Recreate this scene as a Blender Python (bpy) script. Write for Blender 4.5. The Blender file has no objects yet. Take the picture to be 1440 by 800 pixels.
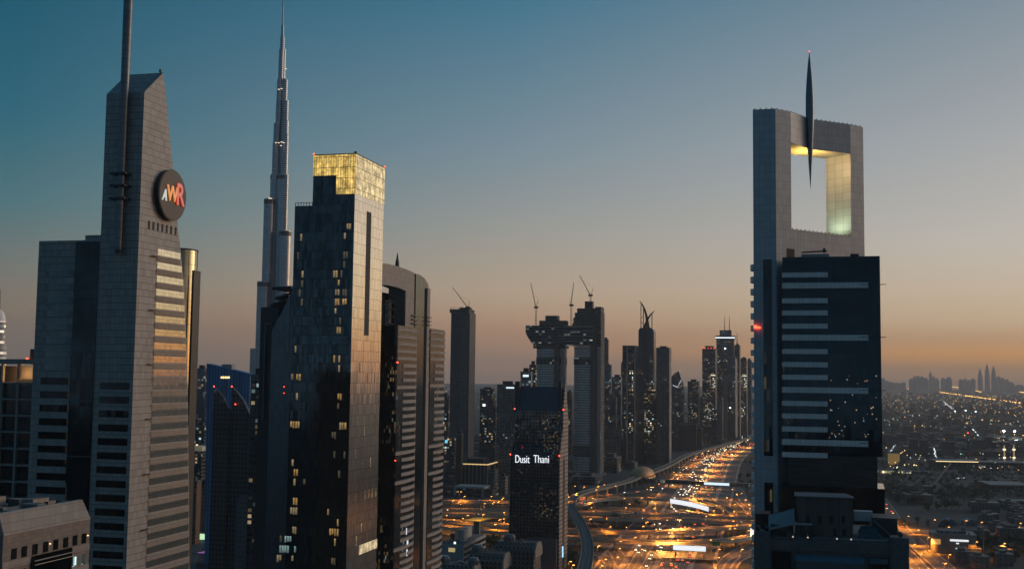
import bpy, bmesh, math, random
from mathutils import Vector, Matrix
random.seed(11)
R = math.radians
scene = bpy.context.scene
# ------------------------------------------------------------------ camera
F_PX = 1600.0                      # focal length in pixels of a 1440 px wide picture
PITCH = math.atan(128 / F_PX); ROLL = R(0.7); CAM = Vector((0, 0, 150))
FW = Vector((0, math.cos(PITCH), math.sin(PITCH)))
U0 = Vector((0, -math.sin(PITCH), math.cos(PITCH))); R0 = Vector((1, 0, 0))
RT = R0 * math.cos(ROLL) + U0 * math.sin(ROLL)
UP = U0 * math.cos(ROLL) - R0 * math.sin(ROLL)
cd = bpy.data.cameras.new('camera'); cam = bpy.data.objects.new('camera', cd)
scene.collection.objects.link(cam)
cd.sensor_width = 36; cd.lens = 40; cd.clip_start = 1; cd.clip_end = 60000
m = Matrix((RT, UP, -FW)).transposed().to_4x4(); m.translation = CAM
cam.matrix_world = m
scene.camera = cam
# ------------------------------------------------------------------ view, render
scene.view_settings.view_transform = 'Standard'; scene.view_settings.look = 'None'
scene.view_settings.exposure = 0.0; scene.view_settings.gamma = 1.0
scene.render.engine = 'CYCLES'
cy = scene.cycles
cy.max_bounces = 5; cy.diffuse_bounces = 2; cy.glossy_bounces = 3; cy.transmission_bounces = 2
cy.volume_bounces = 1; cy.transparent_max_bounces = 4
scene.render.filter_size = 1.05
cy.use_denoising = True; cy.use_light_tree = True; cy.sample_clamp_indirect = 3.0
cy.caustics_reflective = False; cy.caustics_refractive = False
cy.use_adaptive_sampling = True; cy.adaptive_threshold = 0.01
# ------------------------------------------------------------------ sky
def lin(c):
    return tuple((v / 12.92 if v <= .04045 else ((v + .055) / 1.055) ** 2.4) for v in (x / 255 for x in c))
world = bpy.data.worlds.new('World'); scene.world = world; world.use_nodes = True
SKY = [  # azimuth in degrees from the line of view, then (elevation, display colour): a dusk sky, glow in the west at +50 and beyond
 (-180, [(0,(34,48,55)),(5,(30,50,60)),(20,(14,46,63)),(50,(4,36,58)),(90,(2,36,60))]),
 (-75,  [(0,(70,74,82)),(5,(60,82,94)),(20,(4,72,102)),(50,(2,54,84)),(90,(2,36,60))]),
 (-24,  [(0,(104,90,80)),(.8,(118,100,86)),(2.75,(132,114,92)),(5,(108,114,108)),(7.7,(70,112,120)),(12,(30,100,120)),(18.6,(0,84,110)),(45,(0,62,94)),(90,(2,36,60))]),
 (0,    [(0,(120,98,84)),(.8,(138,110,90)),(2.2,(186,140,102)),(4.15,(180,158,132)),(7.5,(151,153,148)),(11.2,(121,143,155)),(18.6,(60,117,143)),(45,(8,74,106)),(90,(2,36,60))]),
 (24,   [(0,(120,98,80)),(.6,(156,116,76)),(1.3,(222,152,54)),(2.75,(208,178,138)),(6.6,(192,186,176)),(11.2,(169,172,174)),(18.6,(120,141,156)),(45,(36,88,118)),(90,(2,36,60))]),
 (48,   [(0,(170,112,66)),(1.0,(250,165,76)),(2,(255,208,128)),(3.5,(255,232,184)),(6.6,(255,240,208)),(11,(225,216,202)),(18.6,(165,175,178)),(45,(60,100,122)),(90,(2,36,60))]),
  (60,   [(0,(170,112,70)),(1.6,(225,150,85)),(6.6,(215,180,142)),(18.6,(145,148,148)),(45,(44,84,104)),(90,(2,36,60))]),
 (82,   [(0,(165,108,70)),(1.6,(220,148,85)),(6.6,(208,178,142)),(18.6,(136,140,142)),(45,(40,80,100)),(90,(2,36,60))]),
 (102,  [(0,(160,105,70)),(1.6,(215,145,85)),(6.6,(200,172,142)),(18.6,(128,132,136)),(45,(36,76,96)),(90,(2,36,60))]),
  (130,  [(0,(90,84,80)),(5,(84,86,90)),(20,(50,76,94)),(50,(6,48,72)),(90,(2,36,60))]),
 (155,  [(0,(60,66,76)),(5,(56,72,86)),(20,(30,62,84)),(50,(6,44,68)),(90,(2,36,60))]),
 (180,  [(0,(34,48,55)),(5,(30,50,60)),(20,(14,46,63)),(50,(4,36,58)),(90,(2,36,60))]),
]
LOW_GAIN = 1.1; LOW_SCALE = 4.5     # the horizon shines through the haze
AZ_GAIN = {-180: 3.2, -75: 1.35, -24: 1.0, 0: 1.0, 24: 1.0, 48: 1.1, 60: 11.5, 82: 3.2, 102: 1.0, 130: .8, 155: 1.9, 180: 3.2}   # the western sky behind the picture's right edge is brightest
def build_sky():
    nt = world.node_tree; nd = nt.nodes; lk = nt.links; nd.clear()
    def M(op, a, b=None, clamp=False):
        n = nd.new('ShaderNodeMath'); n.operation = op; n.use_clamp = clamp
        for i, v in enumerate((a, b)):
            if v is None: continue
            if isinstance(v, (int, float)): n.inputs[i].default_value = v
            else: lk.new(v, n.inputs[i])
        return n.outputs[0]
    tc = nd.new('ShaderNodeTexCoord'); sp = nd.new('ShaderNodeSeparateXYZ'); lk.new(tc.outputs['Generated'], sp.inputs[0])
    el = M('ARCSINE', sp.outputs[2]); t = M('SQRT', M('MAXIMUM', M('MULTIPLY', el, 2 / math.pi), 0.0))
    az = M('MULTIPLY', M('ARCTAN2', sp.outputs[0], sp.outputs[1]), 180 / math.pi)
    cur = None; pa = None
    for a, stops in SKY:
        rp = nd.new('ShaderNodeValToRGB'); lk.new(t, rp.inputs[0]); cr = rp.color_ramp; cr.interpolation = 'B_SPLINE' if False else 'LINEAR'
        while len(cr.elements) > 1: cr.elements.remove(cr.elements[-1])
        for i, (e, c) in enumerate(stops):
            p = math.sqrt(e / 90)
            s = cr.elements[0] if i == 0 else cr.elements.new(p)
            s.position = p; s.color = (*lin(c), 1)
        sc = nd.new('ShaderNodeVectorMath'); sc.operation = 'SCALE'; lk.new(rp.outputs[0], sc.inputs[0]); sc.inputs['Scale'].default_value = AZ_GAIN[a]
        if cur is None: cur = sc.outputs[0]
        else:
            mr = nd.new('ShaderNodeMapRange'); mr.interpolation_type = 'SMOOTHSTEP' if False else 'LINEAR'
            lk.new(az, mr.inputs[0]); mr.inputs[1].default_value = pa; mr.inputs[2].default_value = a
            mx = nd.new('ShaderNodeMix'); mx.data_type = 'RGBA'
            lk.new(mr.outputs[0], mx.inputs[0]); lk.new(cur, mx.inputs[6]); lk.new(sc.outputs[0], mx.inputs[7]); cur = mx.outputs[2]
        pa = a
    sky = nd.new('ShaderNodeTexSky'); sky.sky_type = 'NISHITA'; sky.sun_disc = False
    sky.sun_elevation = R(-1.0); sky.sun_rotation = R(50); sky.altitude = 150; sky.dust_density = 3
    b1 = nd.new('ShaderNodeBackground'); lk.new(cur, b1.inputs[0]); lk.new(M('ADD', 1.0, M('MULTIPLY', M('EXPONENT', M('MULTIPLY', M('MAXIMUM', el, 0.0), -180/math.pi/LOW_SCALE)), LOW_GAIN)), b1.inputs[1])
    b2 = nd.new('ShaderNodeBackground'); lk.new(sky.outputs[0], b2.inputs[0]); b2.inputs[1].default_value = 0.01
    ad = nd.new('ShaderNodeAddShader'); lk.new(b1.outputs[0], ad.inputs[0]); lk.new(b2.outputs[0], ad.inputs[1])
    out = nd.new('ShaderNodeOutputWorld'); lk.new(ad.outputs[0], out.inputs[0])
build_sky()
# ------------------------------------------------------------------ from picture measurements to places
def ray(px, py): return FW * F_PX + RT * (px - 720) + UP * (400 - py)
def at(px, py, Y):
    d = ray(px, py); return CAM + d * (Y / d.y)
def G(px, py, z=0.0):
    d = ray(px, py); return CAM + d * ((z - CAM.z) / d.z)
def mpp(Y): return Y / F_PX
AZ = 14.4                                            # the street runs off 14.4 degrees to the right of view
class Fr:                                            # a building's own frame: +y along the street, +x to its right, origin on the ground
    def __init__(s, px, py, Y, az=AZ):
        p = at(px, py, Y); s.o = Vector((p.x, p.y, 0)); s.az = az
        s.s = math.sin(R(az)); s.c = math.cos(R(az))
    def loc(s, p):
        dx = p.x - s.o.x; dy = p.y - s.o.y
        return Vector((dx * s.c - dy * s.s, dx * s.s + dy * s.c, p.z))
    def _hit(s, px, py, i, val):
        a = s.loc(CAM); d = ray(px, py); b = s.loc(CAM + d)
        t = (val - a[i]) / (b[i] - a[i]); return a + (b - a) * t
    def front(s, px, py, y0=0): p = s._hit(px, py, 1, y0); return p.x, p.z
    def side(s, px, py, x0=0): p = s._hit(px, py, 0, x0); return p.y, p.z
# ------------------------------------------------------------------ objects
COL = scene.collection
def tag(o, label=None, cat=None, group=None, kind=None):
    if label: o['label'] = label
    if cat: o['category'] = cat
    if group: o['group'] = group
    if kind: o['kind'] = kind
    return o
def thing(name, label, cat, loc=(0, 0, 0), rz=0, group=None):
    o = bpy.data.objects.new(name, None); COL.objects.link(o); o.empty_display_size = .5
    o.location = loc; o.rotation_euler = (0, 0, rz)
    return tag(o, label, cat, group)
def fthing(name, label, cat, fr, group=None): return thing(name, label, cat, fr.o, -R(fr.az), group)
def copy_tree(o, parent=None):
    c = o.copy(); COL.objects.link(c); c.parent = parent
    for ch in list(KIDS.get(o.name, ())): copy_tree(ch, c)
    return c
KIDS = {}
class MB:
    def __init__(s): s.v = []; s.f = []; s.mi = []; s.cur = 0
    def add(s, vs, fs):
        b = len(s.v); s.v += [tuple(p) for p in vs]; s.f += [tuple(i + b for i in f) for f in fs]; s.mi += [s.cur] * len(fs); return s
    def box(s, x0, x1, y0, y1, z0, z1):
        return s.add([(x0,y0,z0),(x1,y0,z0),(x1,y1,z0),(x0,y1,z0),(x0,y0,z1),(x1,y0,z1),(x1,y1,z1),(x0,y1,z1)],
                     [(0,3,2,1),(4,5,6,7),(0,1,5,4),(1,2,6,5),(2,3,7,6),(3,0,4,7)])
    def hexa(s, lo, hi):                              # two quads, bottom and top
        return s.add(list(lo) + list(hi), [(0,3,2,1),(4,5,6,7),(0,1,5,4),(1,2,6,5),(2,3,7,6),(3,0,4,7)])
    def loft(s, rings, cap=True, closed=True):
        n = len(rings[0]); vs = [p for r in rings for p in r]; fs = []
        for k in range(len(rings) - 1):
            for i in range(n if closed else n - 1):
                j = (i + 1) % n; fs.append((k*n+i, k*n+j, (k+1)*n+j, (k+1)*n+i))
        if cap: fs += [tuple(range(n))[::-1], tuple((len(rings)-1)*n + i for i in range(n))]
        return s.add(vs, fs)
    def prism(s, poly, z0, z1): return s.loft([[(x, y, z0) for x, y in poly], [(x, y, z1) for x, y in poly]])
    def exx(s, poly, x0, x1): return s.loft([[(x0, y, z) for y, z in poly], [(x1, y, z) for y, z in poly]])
    def exy(s, poly, y0, y1): return s.loft([[(x, y0, z) for x, z in poly], [(x, y1, z) for x, z in poly]])
    def cyl(s, x, y, r, z0, z1, n=16, r2=None, ry=None):
        r2 = r if r2 is None else r2; q = (ry or r) / r
        c = [(math.cos(2*math.pi*i/n), math.sin(2*math.pi*i/n)) for i in range(n)]
        return s.loft([[(x+r*a, y+r*q*b, z0) for a, b in c], [(x+r2*a, y+r2*q*b, z1) for a, b in c]])
    def bar(s, p, q, r, n=5, r2=None):                # a round bar between two points
        p = Vector(p); q = Vector(q); d = (q - p).normalized(); a = d.orthogonal().normalized(); b = d.cross(a); r2 = r if r2 is None else r2
        cs = [(math.cos(2*math.pi*i/n), math.sin(2*math.pi*i/n)) for i in range(n)]
        return s.loft([[p + (a*c + b*e)*r for c, e in cs], [q + (a*c + b*e)*r2 for c, e in cs]])
    def build(s, name, mats, parent=None, smooth=False, loc=None):
        me = bpy.data.meshes.new(name); me.from_pydata(s.v, [], s.f)
        if not isinstance(mats, (list, tuple)): mats = [mats]
        for mt in mats: me.materials.append(mt)
        for p, i in zip(me.polygons, s.mi): p.material_index = i
        bm = bmesh.new(); bm.from_mesh(me); bmesh.ops.recalc_face_normals(bm, faces=bm.faces); bm.to_mesh(me); bm.free()
        if smooth:
            for p in me.polygons: p.use_smooth = True
            try: me.set_sharp_from_angle(angle=R(35))
            except Exception: pass
        me.update()
        o = bpy.data.objects.new(name, me); COL.objects.link(o)
        if parent is not None: o.parent = parent; KIDS.setdefault(parent.name, []).append(o)
        if loc is not None: o.location = loc
        return o
def box(name, mat, parent, *a): return MB().box(*a).build(name, mat, parent)
# ------------------------------------------------------------------ materials
class NT:
    def __init__(s, name):
        s.m = bpy.data.materials.new(name); s.m.use_nodes = True; s.t = s.m.node_tree; s.n = s.t.nodes; s.n.clear()
        s.out = s.n.new('ShaderNodeOutputMaterial'); s.b = s.n.new('ShaderNodeBsdfPrincipled'); s.t.links.new(s.b.outputs[0], s.out.inputs[0])
    def put(s, v, sock):
        if isinstance(v, (int, float)): sock.default_value = v
        elif isinstance(v, (tuple, list)): sock.default_value = (*v, 1) if len(v) == 3 and sock.type == 'RGBA' else v
        else: s.t.links.new(v, sock)
    def M(s, op, a, b=None, c=None, clamp=False):
        n = s.n.new('ShaderNodeMath'); n.operation = op; n.use_clamp = clamp
        for i, v in enumerate((a, b, c)):
            if v is not None: s.put(v, n.inputs[i])
        return n.outputs[0]
    def mix(s, f, a, b, mode='MIX'):
        n = s.n.new('ShaderNodeMix'); n.data_type = 'RGBA'; n.blend_type = mode
        s.put(f, n.inputs[0]); s.put(a, n.inputs[6]); s.put(b, n.inputs[7]); return n.outputs[2]
    def mixf(s, f, a, b): return s.M('ADD', a, s.M('MULTIPLY', f, s.M('SUBTRACT', b, a)))
    def comb(s, x, y, z=0.0):
        n = s.n.new('ShaderNodeCombineXYZ')
        for i, v in enumerate((x, y, z)): s.put(v, n.inputs[i])
        return n.outputs[0]
    def white(s, vec):
        n = s.n.new('ShaderNodeTexWhiteNoise'); n.noise_dimensions = '3D'; s.put(vec, n.inputs[0]); return n.outputs[0], n.outputs[1]
    def noise(s, vec, scale, detail=4, rough=.6):
        n = s.n.new('ShaderNodeTexNoise'); s.put(vec, n.inputs['Vector']); n.inputs['Scale'].default_value = scale
        n.inputs['Detail'].default_value = detail; n.inputs['Roughness'].default_value = rough; return n.outputs[0]
    def coord(s, kind='Object'):
        n = s.n.new('ShaderNodeTexCoord'); return n.outputs[kind]
    def xyz(s, v):
        n = s.n.new('ShaderNodeSeparateXYZ'); s.put(v, n.inputs[0]); return n.outputs
MATS = {}
def facade(name, wall=(.3,.3,.3), cw=1.5, ch=3.6, jw=.12, jh=.12, joint=None, wr=.6, wm=0.0, var=.12,
           glass=None, g=(.1,.9,.3,.95), gr=.06, gm=.85, lit=0.0, litc=(1,.66,.3), lits=1.0, litw=1, wob=0.0, dirt=.25, cool=.2, rad=None, ld=1, yw=1.0):
    """a gridded wall: joints between panels, a window opening g=(h0,h1,v0,v1) in each cell, some of them lit or flecked with painted glints"""
    T = NT(name); x, y, z = T.xyz(T.coord())
    if rad: h = T.M('MULTIPLY', T.M('ARCTAN2', y, x), rad)
    else: h = T.M('ADD', x, T.M('MULTIPLY', y, yw))
    hc = T.M('DIVIDE', h, cw); vc = T.M('DIVIDE', z, ch)
    fh = T.M('FRACT', hc); fv = T.M('FRACT', vc)
    ih = T.M('FLOOR', hc); iv = T.M('FLOOR', vc)
    joint = joint or tuple(c * .35 for c in wall)
    J = T.M('MAXIMUM', T.M('LESS_THAN', fh, jw / cw), T.M('LESS_THAN', fv, jh / ch))
    rnd, rcol = T.white(T.comb(ih, iv, 3.7))
    dn = T.noise(T.comb(T.M('MULTIPLY', h, .25), T.M('MULTIPLY', z, .05), x), 1.0, 5, .65)
    k = T.M('ADD', 1 - var - dirt * .5, T.M('ADD', T.M('MULTIPLY', rnd, 2 * var), T.M('MULTIPLY', dn, dirt)))
    col = T.mix(1.0, wall, T.comb(k, k, k), 'MULTIPLY')
    met, rough = wm, wr
    if glass:
        Gm = T.M('MULTIPLY', T.M('MULTIPLY', T.M('GREATER_THAN', fh, g[0]), T.M('LESS_THAN', fh, g[1])),
                 T.M('MULTIPLY', T.M('GREATER_THAN', fv, g[2]), T.M('LESS_THAN', fv, g[3])))
        gk = T.M('ADD', .75, T.M('MULTIPLY', rnd, .5))
        col = T.mix(Gm, col, T.mix(1.0, glass, T.comb(gk, gk, gk), 'MULTIPLY'))
        met = T.mixf(Gm, wm, gm); rough = T.mixf(Gm, wr, gr)
        J = T.M('MULTIPLY', J, T.M('SUBTRACT', 1.0, Gm))
    else: Gm = T.M('SUBTRACT', 1.0, J)
    col = T.mix(J, col, joint)
    T.put(col, T.b.inputs['Base Color']); T.put(met, T.b.inputs['Metallic']); T.put(rough, T.b.inputs['Roughness'])
    if wob:
        gn = T.n.new('ShaderNodeNewGeometry')
        va = T.n.new('ShaderNodeVectorMath'); va.operation = 'SUBTRACT'; T.put(rcol, va.inputs[0]); va.inputs[1].default_value = (.5,.5,.5)
        vs = T.n.new('ShaderNodeVectorMath'); vs.operation = 'SCALE'; T.put(va.outputs[0], vs.inputs[0]); vs.inputs['Scale'].default_value = wob
        vd = T.n.new('ShaderNodeVectorMath'); vd.operation = 'ADD'; T.put(vs.outputs[0], vd.inputs[0]); T.put(gn.outputs['Normal'], vd.inputs[1])
        vn = T.n.new('ShaderNodeVectorMath'); vn.operation = 'NORMALIZE'; T.put(vd.outputs[0], vn.inputs[0]); T.put(vn.outputs[0], T.b.inputs['Normal'])
    if lit > 0:
        r2, c2 = T.white(T.comb(T.M('FLOOR', T.M('DIVIDE', ih, litw)), iv, 9.1)) if ld == 1 else T.white(T.comb(T.M('FLOOR', T.M('MULTIPLY', hc, ld)), T.M('FLOOR', T.M('MULTIPLY', vc, ld)), 9.1))
        cl = T.noise(T.comb(T.M('MULTIPLY', ih, .07), T.M('MULTIPLY', iv, .09), 1.3), 1.0, 2)      # lit rooms and painted reflection specks come in clusters
        th = T.M('MULTIPLY', T.M('POWER', cl, 3.0), lit * 8)
        on = T.M('MULTIPLY', T.M('LESS_THAN', r2, th), Gm)
        q = T.xyz(c2)
        st = T.M('MULTIPLY', on, T.M('MULTIPLY', T.M('POWER', q[0], 2.2), lits * 2.6))
        T.put(T.mix(T.M('LESS_THAN', q[1], cool), litc, (.7,.95,1)), T.b.inputs['Emission Color']); T.put(st, T.b.inputs['Emission Strength'])
        T.m.cycles.emission_sampling = 'NONE'
    return T.m
def plain(name, col, rough=.6, metal=0.0, dirt=.25, scale=.4, emit=None, es=0.0, sample=False):
    T = NT(name); c = T.coord()
    n = T.noise(c, scale, 5, .6); k = T.M('ADD', 1 - dirt * .6, T.M('MULTIPLY', n, dirt * 1.2))
    T.put(T.mix(1.0, col, T.comb(k, k, k), 'MULTIPLY'), T.b.inputs['Base Color'])
    T.put(metal, T.b.inputs['Metallic']); T.put(T.M('ADD', rough - .08, T.M('MULTIPLY', n, .16)), T.b.inputs['Roughness'])
    if emit:
        T.put(emit, T.b.inputs['Emission Color']); T.b.inputs['Emission Strength'].default_value = es
        T.m.cycles.emission_sampling = 'AUTO' if sample else 'NONE'
    return T.m
def glow(name, col, s, sample=False): return plain(name, (.5,.5,.5), .5, 0, 0, 1, col, s, sample)
# ------------------------------------------------------------------ shared materials
asphalt = plain('asphalt', (.075,.07,.066), .75, 0, .5, .08)
concrete = plain('concrete', (.26,.24,.22), .8, 0, .4, .15)
pale_concrete = plain('pale_concrete', (.38,.35,.32), .8, 0, .35, .15)
dark_metal = plain('dark_metal', (.05,.055,.06), .45, .6, .3)
steel = plain('steel', (.22,.23,.24), .4, .8, .3)
black_glass = facade('black_glass', (.045,.055,.065), 1.5, 3.6, .08, .1, (.01,.012,.014), .08, .85, .3, wob=.01, dirt=.1)
dark_glass = facade('dark_glass', (.09,.11,.13), 1.5, 3.6, .09, .14, (.03,.035,.04), .08, .8, .3, wob=.012, dirt=.1, lit=.09, lits=.7)
void_black = plain('void_black', (.012,.013,.015), .7)
red_light = glow('red_light', (1,.06,.02), 6)
warm_light = glow('warm_light', (1,.6,.22), 3.0)
white_light = glow('white_light', (.85,.95,1), 5.0)
roof_mat = plain('roof', (.10,.10,.105), .85, 0, .5, .3)
# ------------------------------------------------------------------ ground
GX, GY0, GY1 = 13000, -2500, 20000
T = NT('desert_ground'); c = T.coord()
n1 = T.noise(c, .0016, 6, .65); n2 = T.noise(c, .02, 5, .6)
vr = T.n.new('ShaderNodeTexVoronoi'); T.put(c, vr.inputs['Vector']); vr.inputs['Scale'].default_value = .012
base = T.mix(T.M('MULTIPLY', T.M('SUBTRACT', n2, .35), 2.2, clamp=True), (.018,.021,.019), (.062,.056,.05))
base = T.mix(T.M('MULTIPLY', T.M('SUBTRACT', n1, .45), 3.0, clamp=True), base, (.07,.062,.053))
base = T.mix(T.M('MULTIPLY', T.xyz(vr.outputs['Color'])[0], .45), base, (.03,.033,.034))
T.put(base, T.b.inputs['Base Color']); T.b.inputs['Roughness'].default_value = .9
tag(MB().add([(-GX,GY0,0),(GX,GY0,0),(GX,GY1,0),(-GX,GY1,0)], [(0,1,2,3)]).build('ground', T.m), kind='structure')
# ================================================================== TOWER WITH ROUND SIGN (left)
fr = Fr(203, 130, 300)
t = fthing('office_tower', 'tall grey panel-clad tower with slanted top and a round sign on its side', 'skyscraper', fr)
clad = facade('grey_panel_cladding', (.37,.335,.305), 1.25, 1.825, .05, .13, (.10,.09,.085), .55, .1, .12, dirt=.5)
mirror = facade('mirror_glass', (.62,.58,.5), 1.4, 3.65, .05, .05, (.1,.1,.1), .05, .95, .1, wob=.008, dirt=.1, lit=.012, lits=.8)
zt = fr.front(203,130)[1]
prof = [(0,0),(0,zt)]
for p in [(229.5,102.5),(234,140),(239,195),(243.5,237),(250.5,325),(254,352),(259,402),(262,475),(264,550),(265.5,700),(266,800)]: prof.append(fr.side(*p))
prof.append((prof[-1][0] + .5, 0))
xl = fr.front(150,131)[0]
MB().exx(prof, xl, 0).build('shaft', clad, t)
LY = 3.0
xa = fr.front(55,340,LY)[0]; zb = fr.front(55,339,LY)[1]; xs0 = fr.front(107,340,LY)[0]; xs1 = fr.front(140.5,340,LY)[0]
box('side_wing', clad, t, xa, xl + .5, LY, LY + 30, 0, zb)
box('wing_parapet', clad, t, xs1 - 6, xs1, LY + 2, LY + 9, zb, zb + 1.6)
box('glass_strip', black_glass, t, xs0, xs1, LY - .15, LY + .1, 20, zb - .4)
k = 0; z = zb - 14.5
while z > 30:
    box('transom', plain('transom_grey', (.14,.15,.16), .5) if k == 0 else bpy.data.materials['transom_grey'], t, xs0, xs1, LY - .3, LY - .16, z, z + .25); z -= 14.6; k += 1
wband = facade('window_band_glass', (.028,.034,.04), 1.25, 50, .07, .05, (.03,.03,.03), .06, .85, .3, wob=.012, dirt=.1, lit=.12, lits=1.2, ld=2)
wband_sky = facade('sky_toned_band_glass', (.11,.14,.16), 1.25, 50, .07, .05, (.06,.06,.06), .10, .8, .3, wob=.012, dirt=.1)  # paler copy for the upper bands: the sky's reflection put into the colour
# window bands on the two front panels
FH = 3.65
for x0, x1, ya in ((fr.front(59,500,LY)[0], fr.front(103,500,LY)[0], LY), (fr.front(140,560)[0], fr.front(181.5,560)[0], 0)):
    z = fr.front(60, 530, ya)[1] if ya else fr.front(150, 537)[1]
    ztop = zb - 6 if ya else z + 1
    z = z - math.floor((z - 12) / FH) * FH
    while z < ztop:
        box('window_band', wband if z < 150 else wband_sky, t, x0, x1, ya - .08, ya + .05, z - 1.9, z - .1); z += FH
# mirror bands and ledges on the side face
sgap = fr.side(221.5, 353)[0]
z = fr.side(238, 353)[1]
ledge = plain('ledge_grey', (.46,.41,.37), .5, .1)
yend = lambda z: next(a[0] + (b[0]-a[0])*((z-a[1])/(b[1]-a[1]) if b[1] != a[1] else 0) for a, b in zip(prof[2:], prof[3:]) if a[1] >= z >= b[1])
k = 0
while z > 14:
    y1 = yend(z) - .35
    box('window_band', mirror, t, .02, .10, sgap, y1, z - 1.75, z)
    for q in range(3): box('ledge', ledge, t, .02, .45, sgap - .4, y1 + .1, z - 2.2 - q * .5, z - 2.05 - q * .5)
    if k % 4 == 0: box('maintenance_rail', dark_metal, t, .02, .9, sgap - 3.2, sgap - .5, z - 2.35, z - 2.2)
    z -= FH; k += 1
zz = fr.side(225, 320)[1]
for i in range(7):
    y = fr.side(208 + i * 6.3, 320)[0]; box('vent_slot', void_black, t, .02, .06, y, y + .9, zz - 1.1, zz + 1.1)
# mast in front
zlo = fr.front(167, 357, -1.3)[1]; xm = fr.front(167, 345, -1.3)[0]; zhi = fr.front(180, -70, -1.3)[1]
mm = facade('mast_cladding', (.17,.18,.19), 40, 2.2, 0, .1, (.05,.05,.05), .35, .6, .1)
mb = MB(); mb.cyl(xm, -1.4, 1.0, zlo + 1.2, zlo + 40, 20, 1.1); mb.cyl(xm, -1.4, 1.12, zlo + 40, zhi, 20, 1.25)
o = mb.build('mast', mm, t, True)
MB().loft([[(xm + .98*math.cos(a*.3142), -1.4 + .98*math.sin(a*.3142), zlo + (0 if math.sin(a*.3142) < 0 else 1.1)) for a in range(20)],
           [(xm + math.cos(a*.3142), -1.4 + math.sin(a*.3142), zlo + 1.2) for a in range(20)]]).build('mast_foot', dark_metal, t)
for py in (245, 262, 280):
    z = fr.front(170, py, -1.3)[1]
    mb = MB(); mb.box(xm - 2.4, xm + 2.2, -3.1, .3, z - .3, z + .3); mb.build('mast_bracket', dark_metal, t)
MB().bar((xl + 3, 5, zb + 1.6), (xl + 3, 5, zb + 4), .08).build('aerial', steel, t)
p = fr.side(229.5, 102.5); box('beacon', dark_metal, t, -.9, -.4, p[0] - .6, p[0] - .1, p[1], p[1] + .9)
# sign disc
cy_, cz_ = fr.side(236, 275); rd = (fr.side(236, 239)[1] - fr.side(236, 311)[1]) / 2
disc = plain('sign_disc', (.075,.065,.06), .5, .2, .4, .5); rim = plain('sign_rim', (.03,.03,.03), .5)
mb = MB(); n = 48
ring = lambda x, r: [(x, cy_ + r * math.cos(2*math.pi*i/n), cz_ + r * math.sin(2*math.pi*i/n)) for i in range(n)]
sg = MB().loft([ring(-1.2, rd * .98), ring(1.5, rd)]).build('round_sign', rim, t)
MB().loft([ring(1.5, rd * .965), ring(1.62, rd * .96)]).build('sign_face', disc, sg)
def letters(s, mat, parent, origin, right, up, size, ext=.1, name='letter', sx=1.0, shear=0, bold=.012):
    cu = bpy.data.curves.new('text', 'FONT'); cu.body = s; cu.size = size; cu.extrude = ext; cu.align_x = 'LEFT'; cu.shear = shear; cu.offset = size * bold
    tmp = bpy.data.objects.new('text', cu); COL.objects.link(tmp)
    bpy.context.view_layer.update()
    me = bpy.data.meshes.new_from_object(tmp.evaluated_get(bpy.context.evaluated_depsgraph_get()))
    bpy.data.objects.remove(tmp); bpy.data.curves.remove(cu)
    right = Vector(right).normalized(); up = Vector(up).normalized(); nrm = right.cross(up)
    for v in me.vertices: v.co = Vector(origin) + right * (v.co.x * sx) + up * v.co.y + nrm * (v.co.z + ext)
    me.materials.clear(); me.materials.append(mat)
    o = bpy.data.objects.new(name, me); COL.objects.link(o); o.parent = parent; KIDS.setdefault(parent.name, []).append(o)
    return o
def wid(o, ax): c = [v.co[ax] for v in o.data.vertices]; return min(c), max(c)
lw = glow('letter_white', (.8,.85,.8), .55); lo = glow('letter_orange', (1,.30,.01), .6); lr = glow('letter_red', (.9,.06,.01), .5)
z0 = cz_ - rd * .2
a = letters('A', lw, sg, (1.64, cy_ - rd*.80, z0 - .6), (0,1,0), (0,0,1), rd*.62, .15, sx=.75, shear=.25)
b = letters('W', lo, sg, (1.66, cy_ - rd*.47, z0 - .3), (0,1,0), (0,0,1), rd*.86, .16, sx=.85)
c_ = letters('R', lr, sg, (1.68, cy_ + rd*.16, z0 - .9), (0,1,0), (0,0,1), rd*1.22, .17, sx=.82)
# rounded glass tail behind
tail = facade('tail_glass', (.30,.33,.28), 1.5, 3.65, .1, .1, (.05,.06,.05), .05, .95, .1, rad=6.5, wob=.006, dirt=.1)
p = fr.loc(at(259.5, 351, 349)); zt2 = fr.loc(at(265, 352, 346)).z
q = Vector((p.x, p.y))
o = MB().cyl(0, 0, 6.3, 0, zt2, 40).build('glass_tail', tail, t, True); o.location = (p.x - 2.5, p.y, 0)
MB().cyl(p.x - 2.5, p.y, 6.4, zt2, zt2 + .5, 40).build('tail_coping', dark_metal, t)
box('tail_fin', dark_metal, t, p.x + 3.7, p.x + 4.1, p.y - 1, p.y + 3, 0, zt2 - 6)
# ================================================================== LOW STONE BUILDING bottom left
fr = Fr(6, 722, 168)
t = fthing('stone_office_block', 'low brown stone office block with chamfered parapet and square windows', 'building', fr)
stone = facade('brown_stone', (.26,.205,.17), .9, .62, .02, .03, (.12,.09,.08), .8, 0, .14, dirt=.3)
pale_stone = facade('pale_stone', (.36,.30,.255), 1.5, 1.25, .03, .05, (.13,.10,.09), .8, 0, .10, dirt=.25)
ye = fr.side(128, 702)[0]; zr = fr.side(6, 722)[1]; ze = fr.side(6, 753)[1]
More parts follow.
